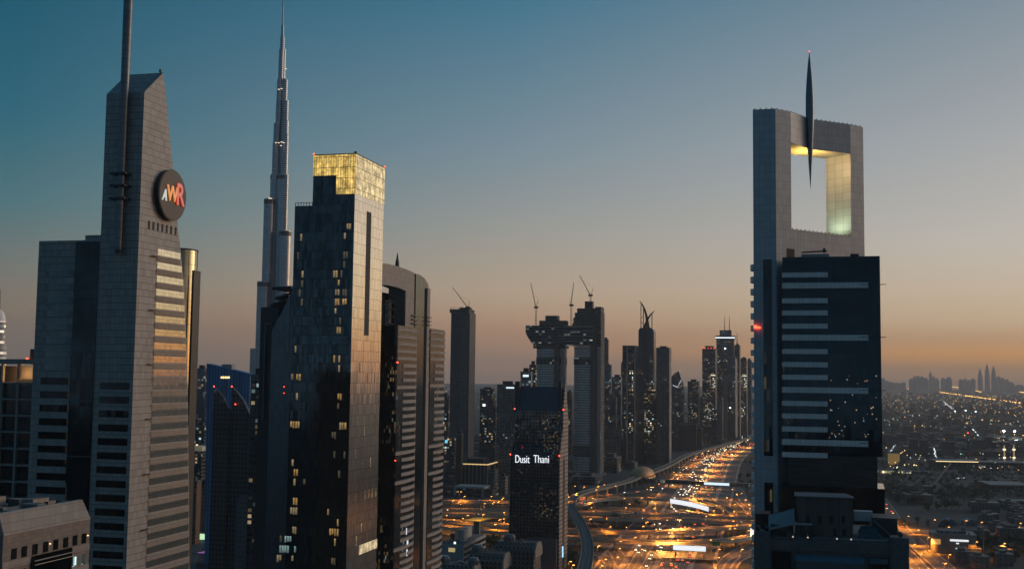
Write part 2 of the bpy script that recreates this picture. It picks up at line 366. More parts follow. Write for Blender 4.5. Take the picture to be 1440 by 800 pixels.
# inclined parapet on the street side, chamfered at the far end
MB().exy([(-20,0),(0,0),(0,ze),(-20,ze)], 0, ye).build('walls', stone, t)
MB().hexa([(-1.6,0,ze),(.12,0,ze),(.12,ye,ze),(-1.6,ye,ze)], [(-1.6,.0,zr),(-.9,.0,zr),(-.9,ye-1.0,zr),(-1.6,ye-1.0,zr)]).build('parapet', pale_stone, t)
box('roof', roof_mat, t, -20, -1.6, 0, ye - .2, ze + .01, zr - 1.2)
for i, (x, y, w, d, h) in enumerate([(-2.9,ye*.12,1,1.5,.8),(-2.8,ye*.45,.9,2,.7),(-3,ye*.68,1,1,.9),(-8.5,ye*.2,1.6,1.2,1),(-8,ye*.9,1.5,2,.8),(-12.5,ye*.8,2,1.5,1.2),(-9,ye*.45,.5,9,.5),(-6,ye*.55,3,2,1.2),(-11,ye*.35,5,1,1.0),(-9,ye*.75,2,4,1.4),(-15,ye*.6,3,3,1.8),(-4,ye*.82,1.2,3,.9),(-5,ye*.3,2,3,.8)]):
    box('roof_unit', steel, t, x, x + w, y, y + d, zr - 1.2, zr - 1.2 + h)
MB().bar((-4, ye*.95, zr - 1.2), (-4, ye*.95, zr + 2.5), .05).build('aerial', steel, t)
win = facade('square_window', (.035,.045,.05), .6, .9, .04, .05, (.02,.02,.02), .1, .6, .3, lit=.05, lits=.8)
winl = facade('lit_square_window', (.1,.16,.16), .35, 1.4, .05, .05, (.02,.02,.02), .3, .2, .5, emit if False else None, lit=2.0, litc=(.45,.85,.85), lits=.5, cool=.5)
y0 = fr.side(16, 770)[0]; cols = [fr.side(x, 765)[0] for x in (16.5, 31, 46, 61, 75, 89, 102, 114.5)]
zw = [ze - 2.1 - i * 3.3 for i in range(8)]
for r, z in enumerate(zw):
    box('stone_band', pale_stone, t, .01, .10, 0, ye, z - 2.75, z - 1.75)
    for k, y in enumerate(cols):
        if r > 0 and 2 <= k <= 5: continue
        box('window', winl if (r, k) in ((1, 6), (1, 7), (2, 7)) else win, t, .02, .14, y, y + 1.05, z - 1.55, z)
bay = box('glass_bay', black_glass, t, .05, .35, cols[2] - .3, cols[5] + 1.9, 30, zw[0] - 1.75)
for z in zw[1:5]:
    MB().bar((.8, cols[2] - .4, z + .9), (.8, cols[5] + 2.0, z + .9), .1).build('rail', pale_stone, bay)
    MB().bar((.8, cols[2] - .4, z + .3), (.8, cols[5] + 2.0, z + .3), .06).build('rail', steel, bay)
for y in (cols[3], cols[7]): box('wall_lamp', warm_light, t, .1, .3, y + 1.3, y + 1.42, zw[0] - .5, zw[0] - .38)
# ================================================================== CONCRETE FRAME FLATS far left
fr = Fr(48, 505, 330)
t = fthing('apartment_block', 'unlit concrete frame apartment block with deep square balconies', 'building', fr)
zt = fr.front(48, 505)[1]; x0 = fr.front(-40, 505)[0]
box('core', plain('core_brown', (.10,.08,.07), .8), t, x0, -.5, 4, 24, 0, zt - 2)
fl = plain('frame_concrete', (.36,.31,.27), .8)
box('roof_slab', fl, t, x0, .4, -.6, 24, zt - 1.4, zt)
xs = [fr.front(x, 600)[0] for x in (-20, 0, 23, 45)]
z = fr.front(20, 537)[1]; levels = []
while z > 20: levels.append(z); z -= 4.72
for z in levels: box('floor_slab', fl, t, x0, .3, -.5, 4.2, z - .45, z)
for x in xs: box('pier', fl, t, x - .35, x + .35, -.3, .6, 0, zt - 1.4)
wg = facade('flat_window', (.05,.055,.06), 1.6, 2.2, .09, .09, (.12,.11,.10), .12, .6, .3, lit=.12, lits=1.0)
for z in levels[:-1]: box('window_wall', wg, t, x0, -.6, 3.85, 4.0, z - 4.7, z - .46)
glow_o = glow('terrace_glow', (1,.55,.18), .5)
zt0 = levels[0]
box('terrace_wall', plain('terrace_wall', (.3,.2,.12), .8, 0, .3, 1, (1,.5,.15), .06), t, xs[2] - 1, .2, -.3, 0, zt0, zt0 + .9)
for x in (xs[1] + 3.4, xs[2] + 2.8): box('terrace_lamp', warm_light, t, x, x + .25, 3, 3.2, zt0 + .2, zt0 + 1.5)
TERRACE = (xs[2], 1.6, zt0 + 2.4, t)
MB().bar((-3.3, 5, zt), (-3.3, 5, zt + 10), .16, 6, .05).build('mast', dark_metal, t)
box('plant_room', plain('plant_room', (.1,.09,.085), .8), t, -4.5, .2, 4, 10, zt, zt + 3)
box('beacon', red_light, t, -5.0, -4.6, 3, 3.4, zt, zt + .4)
box('sign_panel', glow('cool_panel', (.75,.88,1), .8), t, -2.2, -.4, 3.8, 4, zt + .6, zt + 2.2)
# ------------------------------------------------------------------ bright domed tower peeping in at the left edge
fr = Fr(4, 500, 700)
t = fthing('domed_tower', 'white lit tower with rounded dome top at the picture edge', 'skyscraper', fr)
lt = facade('lit_floors', (.55,.5,.45), 30, 3.3, 0, .1, (.1,.1,.1), .5, 0, .1, (.5,.45,.4), (0,1,.25,.7), .5, 0, 3.0, (1,.85,.65), .45)
zt = fr.front(4, 452)[1]; zb2 = fr.front(4, 445)[1]
w = mpp(700) * 9
MB().cyl(-w, 0, w * 1.3, 0, fr.front(4,485)[1], 24).build('shaft', lt, t, True)
MB().cyl(-w, 0, w, fr.front(4,485)[1], zt, 24).build('upper_shaft', lt, t, True)
MB().loft([[( -w + w*r*math.cos(i*.2618), w*r*math.sin(i*.2618), zt + h) for i in range(24)] for r, h in ((1,0),(.9,3),(.7,5.2),(.4,6.8),(.1,7.4))]).build('dome', plain('dome', (.75,.7,.65), .5, 0, .2, 1, (1,.85,.7), .12), t, True)
MB().bar((-w,0,zt+7.2),(-w,0,zt+20), .3, 6, .1).build('mast', dark_metal, t)
# ================================================================== GOLD-TOPPED GLASS TOWER
fr = Fr(499, 250, 450)
t = fthing('glass_tower', 'dark glass tower with glowing golden top and a black slot in its side', 'skyscraper', fr)
zt = fr.front(497,217)[1]; yR = fr.side(540,237)[0]; xA = fr.front(441,230)[0]; xB = fr.front(414.5,300)[0]
zl = fr.front(414,290)[1]
g_front = facade('curtain_wall_dark', (.065,.088,.105), 1.05, 3.75, .09, .22, (.018,.022,.026), .07, .82, .45, wob=.02, lit=.02, lits=.5, ld=4, dirt=.15)  # faint glow specks paint reflected city lights into the glass
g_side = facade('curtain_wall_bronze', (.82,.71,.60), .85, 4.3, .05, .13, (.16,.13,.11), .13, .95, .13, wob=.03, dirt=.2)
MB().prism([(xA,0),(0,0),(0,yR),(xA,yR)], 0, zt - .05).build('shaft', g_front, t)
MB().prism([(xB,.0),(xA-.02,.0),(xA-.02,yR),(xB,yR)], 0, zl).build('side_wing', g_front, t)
for i in range(7): x = xB + (xA - xB) * i / 6.2; box('roof_post', dark_metal, t, x, x + .2, .1, .3, zl, zl + 1.2)
box('roof_rail', dark_metal, t, xB, xA, .1, .3, zl + 1.2, zl + 1.4)
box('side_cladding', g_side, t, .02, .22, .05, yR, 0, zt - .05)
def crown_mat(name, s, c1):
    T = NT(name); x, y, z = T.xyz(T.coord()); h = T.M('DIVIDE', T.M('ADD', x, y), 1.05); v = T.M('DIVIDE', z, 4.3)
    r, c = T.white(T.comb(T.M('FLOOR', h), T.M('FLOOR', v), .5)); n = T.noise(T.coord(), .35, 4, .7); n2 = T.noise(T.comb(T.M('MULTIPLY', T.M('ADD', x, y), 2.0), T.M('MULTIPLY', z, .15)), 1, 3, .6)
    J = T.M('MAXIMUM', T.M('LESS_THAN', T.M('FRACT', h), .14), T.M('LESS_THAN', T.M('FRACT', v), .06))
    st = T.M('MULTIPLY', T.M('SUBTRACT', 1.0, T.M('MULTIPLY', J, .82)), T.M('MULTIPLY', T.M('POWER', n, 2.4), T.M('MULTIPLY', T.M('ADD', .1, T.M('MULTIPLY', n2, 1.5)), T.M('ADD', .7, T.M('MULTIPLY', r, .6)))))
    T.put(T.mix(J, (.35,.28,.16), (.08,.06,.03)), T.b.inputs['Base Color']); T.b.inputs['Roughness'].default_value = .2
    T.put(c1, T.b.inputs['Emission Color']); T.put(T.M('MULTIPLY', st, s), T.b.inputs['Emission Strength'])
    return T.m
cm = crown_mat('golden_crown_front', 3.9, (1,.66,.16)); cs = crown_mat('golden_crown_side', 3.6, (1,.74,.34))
zc1 = fr.front(460,247)[1]; zc2 = fr.front(485,273)[1]; xc = fr.front(473,260)[0]
cr = MB(); cr.box(xA - .05, .3, -.22, -.02, zc1, zt)
o = cr.build('golden_crown', cm, t)
box('golden_crown', cm, t, xc, .3, -.22, -.02, zc2, zc1 - .02)
box('golden_crown', cs, t, .24, .4, -.2, yR + .1, zc2 + .4, zt)
box('coping', dark_metal, t, xA - .2, .6, -.4, yR + .3, zt, zt + .35)
box('roof_hoist', dark_metal, t, -.4, .5, -.3, .6, zt + .35, zt + 1.1)
sl = [fr.side(515, 300)[0], fr.side(521.5, 300)[0]]
box('slot', void_black, t, .1, .25, sl[0], sl[1], fr.side(518,472)[1], fr.side(518,298)[1])
for p in ((xA, 0), (.3, yR)): box('beacon', red_light, t, p[0] - .2, p[0] + .2, p[1] - .2, p[1] + .2, zt + .4, zt + .9)
litw = [glow('lit_window_or_glint_' + n, c, s) for n, c, s in (('amber', (1,.62,.22), .42), ('cream', (1,.78,.42), .30), ('dim', (.8,.62,.35), .12), ('cool', (.55,.85,.8), .22))]
rw = random.Random(4)
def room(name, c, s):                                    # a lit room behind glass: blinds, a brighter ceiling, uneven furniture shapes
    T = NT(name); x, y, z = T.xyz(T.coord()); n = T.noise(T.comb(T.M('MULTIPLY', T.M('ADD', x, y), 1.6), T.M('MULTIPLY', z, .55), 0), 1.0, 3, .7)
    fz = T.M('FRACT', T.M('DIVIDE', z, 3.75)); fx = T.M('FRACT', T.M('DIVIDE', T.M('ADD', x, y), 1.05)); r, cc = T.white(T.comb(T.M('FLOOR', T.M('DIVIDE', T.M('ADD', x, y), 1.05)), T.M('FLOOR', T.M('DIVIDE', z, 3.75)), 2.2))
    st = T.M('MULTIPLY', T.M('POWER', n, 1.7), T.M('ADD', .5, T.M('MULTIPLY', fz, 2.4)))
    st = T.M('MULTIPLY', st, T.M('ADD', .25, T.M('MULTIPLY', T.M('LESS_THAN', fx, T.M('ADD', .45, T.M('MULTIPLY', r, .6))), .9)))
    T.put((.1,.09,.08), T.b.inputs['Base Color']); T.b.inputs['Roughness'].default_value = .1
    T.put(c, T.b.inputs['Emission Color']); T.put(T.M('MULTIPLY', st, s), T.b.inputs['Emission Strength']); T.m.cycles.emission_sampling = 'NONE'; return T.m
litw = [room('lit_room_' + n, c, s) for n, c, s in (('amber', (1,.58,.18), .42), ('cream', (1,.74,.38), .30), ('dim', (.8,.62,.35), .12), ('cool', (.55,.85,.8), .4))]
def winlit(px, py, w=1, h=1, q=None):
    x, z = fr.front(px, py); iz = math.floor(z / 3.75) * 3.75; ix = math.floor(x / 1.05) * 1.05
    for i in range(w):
        MB().box(ix + 1.05*i + .12, ix + 1.05*i + .96, -.05, -.01, iz + .5 + .9*rw.random()**2, iz + 3.35 * h).build('lit_window_or_glint', litw[q if q is not None else rw.choice((0,1,1,2))], t)
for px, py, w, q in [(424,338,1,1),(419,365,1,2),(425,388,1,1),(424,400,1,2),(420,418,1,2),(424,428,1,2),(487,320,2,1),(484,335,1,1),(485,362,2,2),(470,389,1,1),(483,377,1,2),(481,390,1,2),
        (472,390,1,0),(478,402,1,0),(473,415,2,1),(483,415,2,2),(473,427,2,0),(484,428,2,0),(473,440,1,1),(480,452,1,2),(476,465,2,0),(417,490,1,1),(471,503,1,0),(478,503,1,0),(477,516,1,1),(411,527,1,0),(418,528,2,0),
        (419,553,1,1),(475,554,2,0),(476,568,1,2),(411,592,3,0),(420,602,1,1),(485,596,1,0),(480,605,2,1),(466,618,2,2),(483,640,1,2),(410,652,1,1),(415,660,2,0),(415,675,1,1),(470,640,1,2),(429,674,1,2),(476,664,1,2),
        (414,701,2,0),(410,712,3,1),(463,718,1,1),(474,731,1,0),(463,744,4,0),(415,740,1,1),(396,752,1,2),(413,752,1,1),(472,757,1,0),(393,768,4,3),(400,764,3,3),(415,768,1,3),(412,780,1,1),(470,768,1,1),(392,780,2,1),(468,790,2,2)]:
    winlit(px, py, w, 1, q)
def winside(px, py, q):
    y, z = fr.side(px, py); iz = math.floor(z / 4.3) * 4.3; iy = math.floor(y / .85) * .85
    box('lit_window_or_glint', litw[q], t, .18, .26, iy + .06, iy + .78, iz + .3, iz + 4.0)
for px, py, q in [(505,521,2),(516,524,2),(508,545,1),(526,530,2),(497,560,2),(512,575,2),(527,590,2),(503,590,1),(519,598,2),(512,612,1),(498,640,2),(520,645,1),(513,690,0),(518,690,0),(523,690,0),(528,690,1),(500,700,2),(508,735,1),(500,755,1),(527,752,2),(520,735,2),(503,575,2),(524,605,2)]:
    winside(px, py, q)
box('lobby_screen', crown_mat('lobby_glow', 3.4, (1,.78,.46)), t, .2, .3, fr.side(504,780)[0], fr.side(529,780)[0], fr.side(516,775)[1], fr.side(516,762)[1])
# ================================================================== SLANT-TOPPED DARK TOWER behind its left shoulder
fr = Fr(408, 500, 520)
t = fthing('slant_roof_tower', 'dark blue glass tower with a sloping edge, beside the gold-topped tower', 'skyscraper', fr)
bg = facade('slate_glass', (.12,.15,.175), 1.2, 3.6, .05, .08, (.06,.07,.08), .25, .7, .15, dirt=.2)
P = lambda px, py, y0=0: fr.front(px, py, y0)
pts = [P(382,466), P(408.5,414), P(413,800), P(377,800)]
MB().exy([(pts[0][0],pts[0][1]), (pts[1][0],pts[1][1]), (pts[1][0] + 6,pts[1][1]), (pts[1][0] + 6,0), (pts[0][0]-.5,0)], 0, 24).build('slanted_shaft', bg, t)
e0 = P(408.5,414); MB().box(e0[0]-.9, e0[0], -.5, 0, P(408,497)[1], e0[1]).build('corner_fin', pale_concrete, t)
dk = plain('dark_cladding', (.05,.052,.055), .5, .3)
x0, z0 = P(367,432,2); x1, _ = P(392,432,2)
box('side_slab', dk, t, x0, x1, 2, 20, 0, z0)
x0, z0 = P(372,456,1); box('frame_leg', plain('frame_grey', (.16,.15,.145), .5, .3), t, x0, x0 + .7, 1, 2, P(372,590)[1], z0); box('frame_head', plain('frame_grey2', (.16,.15,.145), .5, .3), t, x0, x0 + 3.6, 1, 2, z0, z0 + .7)
for i, (a, b, c, d) in enumerate([(384,404,411,402),(388,418,412,410),(381,428,404,420)]):
    x0, z0 = P(a, b, 6); x1, z1 = P(c, d, 6)
    MB().exy([(x0, z0 - 1.2), (x1, z1 - 1.2), (x1, z1), (x0, z0)], 5, 22).build('roof_fin', dk, t)
x0, z0 = P(384, 425, 8); x1, _ = P(413, 425, 8); box('crown_core', dk, t, x0, x1, 8, 22, z0 - 30, z0)
for px, py in ((399,553),(399,544)): x, z = P(px, py, -.4); box('beacon', red_light, t, x, x + .3, -.5, -.3, z, z + .3)
# lower dark block with small windows in front of it (between twin peaks and the gold-topped tower)
# ================================================================== ARCH-TOPPED TOWER with balconies
fr = Fr(556, 520, 540)
t = fthing('arched_tower', 'brown stone tower with a great arch at its top and curved balcony bands', 'skyscraper', fr)
ar = facade('brown_panels', (.30,.26,.235), 1.6, 2.4, .06, .06, (.12,.10,.09), .6, .1, .1, dirt=.3)
S = lambda px, py, x0=0: fr.side(px, py, x0)
yA = S(581, 500)[0]; yB = S(598, 500)[0]; yC = S(607, 450)[0]; XP = -.0
zA = S(586, 384)[1]; zB = S(607, 420)[1]
# arch: thick curved head running towards the viewer, coming down as pillars
outer = [S(528,369), S(545,371), S(560,374.5), S(575,380), S(583,384)]
inner = [S(528,396), S(545,397.5), S(560,401), S(571,405.5)]
MB().exx(outer + [(S(585,470)[0], 0), (S(572,470)[0], 0)] + inner[::-1], -9, 0).build('arch', ar, t)
MB().exx([(inner[0][0]-1, inner[0][1]-1.2), *[(a, b - 1.2) for a, b in inner[:-1]], (inner[-1][0] - .9, inner[-1][1] - 1.3), (inner[-1][0] - .9, 100), (inner[-1][0]-.01, 100), (inner[-1][0]-.01, inner[-1][1] - .02), *[(a, b-.02) for a, b in inner[:-1][::-1]], (inner[0][0]-1, inner[0][1]-.02)], -.6, .25).build('arch_lining', pale_concrete, t)
x_in = -.05
top2 = [S(584,384), S(592,386), S(599,391), S(604,399), S(606,409)]
MB().exx([(S(585,470)[0]+.02, 0)] + [(max(a, S(585,470)[0]+.02), b) for a, b in top2] + [(S(606,409)[0], 0)], -9, -.8).build('pillar_head', ar, t)
gl = MB().exx([(S(585.5,470)[0], 0)] + [(a, b - .3) for a, b in [S(586,385), S(592,387), S(598,391)]] + [(S(598,470)[0], 0)], -.8, -.35).build('recessed_glass', black_glass, t)
p = S(572, 384); MB().loft([[(-5 + r*math.cos(i*math.pi/4), p[0] + r*math.sin(i*math.pi/4), z) for i in range(8)] for r, z in ((1.5, p[1]-1), (1.0, p[1]+5), (.12, S(572,355)[1]))]).build('spire', dark_metal, t)
# drum under the arch
p = S(548, 430, -9)
dz = [S(548, y, -9)[1] for y in (460, 421)]
MB().cyl(-12, p[0], 6.0, dz[0] - 30, dz[1] - .5, 28).build('roof_drum', dark_glass, t, True)
for i in range(4): z = dz[1] - 1 - i * 3.6; MB().cyl(-12, p[0], 6.7, z - .9, z, 28).build('drum_balcony', ar, t, True)
box('arch_back', void_black, t, -16, -9.2, S(528,500)[0], S(583,500)[0], 60, S(560,410)[1])
# bays
bal = facade('balcony_band', (.36,.31,.28), 2.5, 9, .05, 0, (.14,.12,.11), .65, 0, .08, dirt=.25)
bayglass = facade('bay_glass', (.06,.065,.07), 1.3, 3.45, .08, .1, (.05,.045,.04), .1, .8, .3, lit=.10, lits=.9, wob=.02, ld=2)
def bay(xf, ya, yb, yback, zt, label_band, x_front):
    MB().prism([(-16 if x_front else xf - 4, ya), (xf, ya), (xf, yb), (xf-1, yback), (-16 if x_front else xf - 4, yback)], 0, zt).build('bay', bayglass, t)
    z = zt - 1; k = 0
    while z > 20:
        wide = k % 13 in (4, 8) or k < 5
        y0 = ya - (.4 if wide else -(yb - ya) * .30)
        n = 7; rr = []
        for i in range(n + 1):
            u = i / n; y = y0 + (yb + .3 - y0) * u; rr.append((xf + .25 + .9 * math.sin(math.pi * min(1, u * 1.1)) , y))
        poly = rr + [(xf - .3, yb + .3), (xf - .3, y0)]
        MB().prism(poly, z - 1.55, z).build('balcony', bal, t)
        if wide: MB().prism([(a + .25, b) for a, b in rr] + [(xf, yb + .3), (xf, y0)], z - .25, z + .02).build('balcony_rim', pale_concrete, t)
        z -= 3.45; k += 1
z1 = S(556,457)[1]
bay(0.9, 0, S(582.5,520)[0], S(582.5,520)[0], z1, 0, True)
yq = S(605,500,.9)[0]; yr = S(625,500,.9)[0]
bay(0.9, yq, yr, yr, S(612,463)[1], 0, False)
box('pillar', ar, t, -4, .3, S(581.5,520)[0] + .1, S(584.5,520)[0], 0, S(583,470)[1])
box('pillar', ar, t, -4, .5, S(598,520)[0], yq - .3, 0, S(601,400)[1] - 2)
zz = [S(585, y)[1] for y in (444, 449.5, 455)]
for z in zz:
    box('crown_fin', pale_concrete, t, -.2, 1.4, S(578,449)[0], S(588,449)[0], z - .35, z + .1)
    box('crown_fin', pale_concrete, t, -.2, 1.4, S(599,447)[0], S(604,447)[0], z - .1, z + .35)
box('beacon', red_light, t, .9, 1.5, -1.0, -.4, S(554,510)[1], S(554,508.5)[1])
box('beacon', red_light, t, .9, 1.4, -1.0, -.5, S(551,648)[1], S(551,647)[1])
for py, w in ((760, 2.2), (775, 1.6), (745, 1.2)): y, z = S(570 + w, py, 2); box('lit_shopfront', glow('shopfront_glow', (.85,.92,1), .7) if w == 2.2 else bpy.data.materials['shopfront_glow'], t, 1.9, 2.0, y, y + w, z - 2.2, z + 1)
# ================================================================== PORTAL TOWER with needle (right)
fr = Fr(1100, 400, 318)
t = fthing('portal_tower', 'grey tower with a huge square opening at its top and a needle hanging in it', 'skyscraper', fr)
wp = facade('portal_panels', (.48,.49,.50), 1.45, 2.35, .05, .06, (.17,.175,.18), .5, .15, .07, dirt=.22, yw=.4)
def hdir(az): return Vector((math.sin(R(az)), math.cos(R(az)), 0))
def vplane(px, py, P0, az):                                        # a picture point on the upright plane through P0
    n = hdir(az + 90); d = ray(px, py); return CAM + d * ((P0 - CAM).dot(n) / d.dot(n))
A = at(1091, 250, 323); u = hdir(55); w_ = hdir(-35)
L2 = lambda p: (fr.loc(p).x, fr.loc(p).y)
e1 = vplane(1112.5, 250, A, 55); e2 = vplane(1196.5, 250, A, 55); Cc = vplane(1214.5, 250, A, 55)
Bp = vplane(1059, 250, A, AZ - 90); N = vplane(1140.5, 180, e1, 43)
TH = 9.5; zt = at(1091, 153, 323).z; zbm = vplane(1112.5, 201, A, 55).z; zsill = vplane(1113, 322, A, 55).z
o_ = lambda p, k=TH: p + w_ * k
MB().prism([L2(A), L2(e1), L2(o_(e1)), L2(Bp + hdir(AZ)*9.0 + hdir(AZ + 90)*1.5), L2(Bp + hdir(AZ)*7.5), L2(Bp)], 0, zt).build('pillar', wp, t)
MB().prism([L2(e2), L2(Cc), L2(o_(Cc)), L2(o_(e2))], 0, zt).build('pillar', wp, t)
ez = .02
MB().prism([L2(e1 + u*ez), L2(N), L2(e2 - u*ez), L2(o_(e2 - u*ez)), L2(o_(N) + u*0.0), L2(o_(e1 + u*ez))], zbm, zt - .03).build('beam', wp, t)
MB().prism([L2(e1 + u*ez), L2(e2 - u*ez), L2(o_(e2 - u*ez)), L2(o_(e1 + u*ez))], 0, zsill).build('sill_wall', wp, t)
rail = plain('rail_dark', (.06,.06,.065), .6)
def studs(a, b, z, n):
    for i in range(n):
        p = L2(a + (b - a) * ((i + .5) / n)); MB().box(p[0]-.16, p[0]+.16, p[1]-.16, p[1]+.16, z, z + .34).build('roof_stud', rail, t)
studs(A + w_*.3, e1 + w_*.3, zt, 3); studs(e1 + w_*.3, N + w_*.3, zt, 8); studs(N + w_*.3, e2 + w_*.3, zt, 9); studs(e2 + w_*.3, Cc + w_*.3, zt, 3); studs(Bp + w_*.3, A + w_*.3, zt, 4)
studs(e1 + w_*.3, e2 + w_*.3, zsill, 15)
# needle in the notch of the beam
nx = fr.loc(vplane(1139, 180, N - w_ * 1.2, 55)); zb0 = at(1139, 267, (N - w_*1.2).y).z; ztp = at(1135, 75, (N - w_*1.2).y).z
h = ztp - zb0
prof = [(0,.02),(.05,.16),(.13,.36),(.25,.66),(.36,.9),(.46,1.12),(.56,1.22),(.66,1.18),(.76,.98),(.85,.7),(.93,.38),(.975,.16),(1,.08)]
nd_m = facade('needle_metal', (.16,.18,.2), 20, 2.0, 0, .06, (.06,.06,.07), .3, .75, .06)
MB().loft([[(nx.x + r*math.cos(i*math.pi/10), nx.y + r*math.sin(i*math.pi/10), zb0 + h*q) for i in range(20)] for q, r in prof]).build('needle', nd_m, t, True)
box('beacon', red_light, t, nx.x-.1, nx.x+.1, nx.y-.1, nx.y+.1, ztp, ztp + .3)
# lights the photograph shows burning inside the opening
def lamp(name, loc, power, col, parent=None, radius=.5, spot=None, aim=None):
    ld = bpy.data.lights.new(name, 'SPOT' if spot else 'POINT'); ld.energy = power; ld.color = col; ld.shadow_soft_size = radius
    o = bpy.data.objects.new(name, ld); COL.objects.link(o); o.location = loc
    if parent: o.parent = parent; KIDS.setdefault(parent.name, []).append(o)
    if spot:
        ld.spot_size = R(spot); ld.spot_blend = .8
        o.rotation_euler = (Vector(aim) - Vector(loc)).to_track_quat('-Z', 'Y').to_euler()
    return o
pm = fr.loc(e2 + w_*4 - u*5.5); pt = fr.loc(e2 + w_*5); lp = fr.loc(N + w_*4.5); mid = fr.loc((e1+e2)*.5 + w_*5)
lamp('uplight', (pm.x, pm.y, zsill + .8), 2600, (.8,1,.62), t, .4, 150, (pt.x, pt.y, zsill + 12))
lamp('uplight', (mid.x, mid.y, zbm - 6), 9000, (1,.58,.12), t, .4, 150, (mid.x, mid.y, zbm))
lamp('side_light', (mid.x, mid.y, zbm - 3.0), 8000, (1,.66,.28), t, .4, 120, (pt.x, pt.y, zbm - 9))
for q in (pm, mid): box('light_fitting', warm_light, t, q.x - .2, q.x + .2, q.y - .2, q.y + .2, zsill + .02, zsill + .4)
lamp('terrace_light', TERRACE[:3], 900, (1,.6,.25), TERRACE[3], .3)
# dark glass front volume
slab = facade('navy_curtain_wall', (.026,.044,.058), 1.5, 3.5, .10, .16, (.012,.017,.02), .07, .8, .18, wob=.012, dirt=.2, lit=.05, lits=1.1, ld=4)  # fine glow cells serve as lit windows and as painted city sparkle
xr = fr.front(1238, 420)[0]; zs = fr.front(1160, 361)[1]; zlow = fr.front(1150, 640)[1]
gx0 = fr.front(1100.5, 420)[0]
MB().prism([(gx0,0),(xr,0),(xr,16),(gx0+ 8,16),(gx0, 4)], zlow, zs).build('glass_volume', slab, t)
brown = facade('brown_spandrel', (.06,.05,.047), 3, .8, .06, .1, (.02,.018,.017), .45, .2, .25, dirt=.3)
MB().prism([(gx0 + 1.2,-.6),(xr - 1.4,-.6),(xr - 1.4,15),(gx0 + 1.2,15)], zlow - 20, zlow).build('plant_floor', brown, t)
MB().prism([(gx0 - .6,-2.2),(xr + .3,-2.2),(xr + 1,15),(gx0 - .6,15)], 60, fr.front(1150, 684, -2.2)[1]).build('lower_volume', black_glass, t)
bm_ = facade('white_balcony', (.82,.76,.70), 1.2, 30, .04, 0, (.25,.25,.25), .5, .1, .05, dirt=.15)
for yy, ln in [(81,0),(107,1),(144,0),(174,0),(206,0),(234,1),(268,0),(300,0),(331,0),(362,1),(395,0),(426,0),(458,0),(490,1),(521,0)]:
    py = 340 + yy / 1.739; z = fr.front(1130, py, -1)[1]; x1 = fr.front(1221 if ln else 1164, py, -1)[0]; x0 = fr.front(1099.5, py, -1)[0]; hh = .78 if ln else .68
    box('balcony_band', bm_, t, x0, x1, -1.0, -.02, z - hh, z + hh)
    if ln:
        xa_ = fr.front(1234, py)[0]; MB().bar((xa_, -.5, z + .2), (xa_ + 2.2, -.5, z + .2), .1).build('arm', dark_metal, t)
        box('rail_slot', void_black, t, x1 - 2.4, x1 - .1, -1.04, -1.0, z + .1, z + .25)
rs = random.Random(31); lsm = [glow('painted_glint_' + n, k, s) for n, k, s in (('warm', (1,.62,.25), .45), ('white', (.85,.95,1), .35), ('amber', (1,.45,.1), .4))]
for i in range(44):                                     # sparkles of reflected city light, put on as small glowing boxes
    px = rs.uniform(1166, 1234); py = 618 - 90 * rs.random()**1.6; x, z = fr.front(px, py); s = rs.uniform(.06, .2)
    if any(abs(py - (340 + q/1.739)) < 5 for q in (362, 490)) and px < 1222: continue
    box('lit_window_or_glint', rs.choice(lsm), t, x - s, x + s*.6, -.06, -.01, z - s*.5, z + s*1.4)
# left leg windows
bx = fr.loc(Bp); ax_ = fr.loc(A); yb_ = (bx.y + ax_.y) / 2
lwn = facade('leg_window', (.05,.06,.07), .7, 3.5, .07, .1, (.03,.03,.03), .06, .8, .3, lit=.10, lits=1.0, wob=.02)
x0, z1 = fr.front(1073, 365, ax_.y); x1, z2 = fr.front(1087, 641, ax_.y)
box('window_strip', lwn, t, x0, x1, ax_.y - .10, ax_.y - .02, z2, z1)
box('window_strip', lwn, t, x0, x1, ax_.y - .10, ax_.y - .02, fr.front(1080, 722, ax_.y)[1], fr.front(1080, 678, ax_.y)[1])
# door and plant on the glass roof
dx0, dz1 = fr.front(1104, 349, ax_.y + 3); dx1, _ = fr.front(1118, 349, ax_.y + 3)
pA = A + (e1 - A) * .68; pB = e1 + u * 1.2
q0 = L2(pA - w_*.06); q1 = L2(pB - w_*.06); q2 = L2(pB + w_*.05); q3 = L2(pA + w_*.05)
MB().prism([q0, q1, q2, q3], zs, at(1110, 349, 325).z).build('roof_door', void_black, t)
box('roof_unit', steel, t, fr.front(1127,358)[0], fr.front(1166,358)[0], 1, 3, zs, zs + .9)
MB().bar((fr.front(1127,352)[0], 1, zs + 1.4), (fr.front(1163,350)[0], 1, zs + 1.7), .22).build('cleaning_crane', dark_metal, t)
box('crane_cab', dark_metal, t, fr.front(1157,350)[0], fr.front(1161,350)[0], .6, 1.4, zs + 1.2, zs + 2.4)
box('roof_unit', dark_metal, t, fr.front(1196,357)[0], fr.front(1208,357)[0], 1, 3, zs, zs + .8)
# curved balconies on the far left side
z = at(1057, 376, 326).z; k = 0
while z > 88:
    p = fr.loc(vplane(1059.2, 500, Bp, AZ)); cx, cyy = bx.x + .1, bx.y + 3.4
    n = 10; poly = [(cx - 1.15*math.sin(math.pi*i/n), cyy + 3.2*math.cos(math.pi*i/n)) for i in range(n + 1)]
    MB().prism(poly, z - .8, z + .8).build('side_balcony', bm_, t); z -= 3.5; k += 1
for py, dz in ((461, 0), (459, .3)): p = fr.loc(at(1061, py, 322.5)); box('beacon', red_light, t, p.x - .2, p.x + (1.6 if dz == 0 else .5), ax_.y - .5, ax_.y - .1, p.z, p.z + .35)
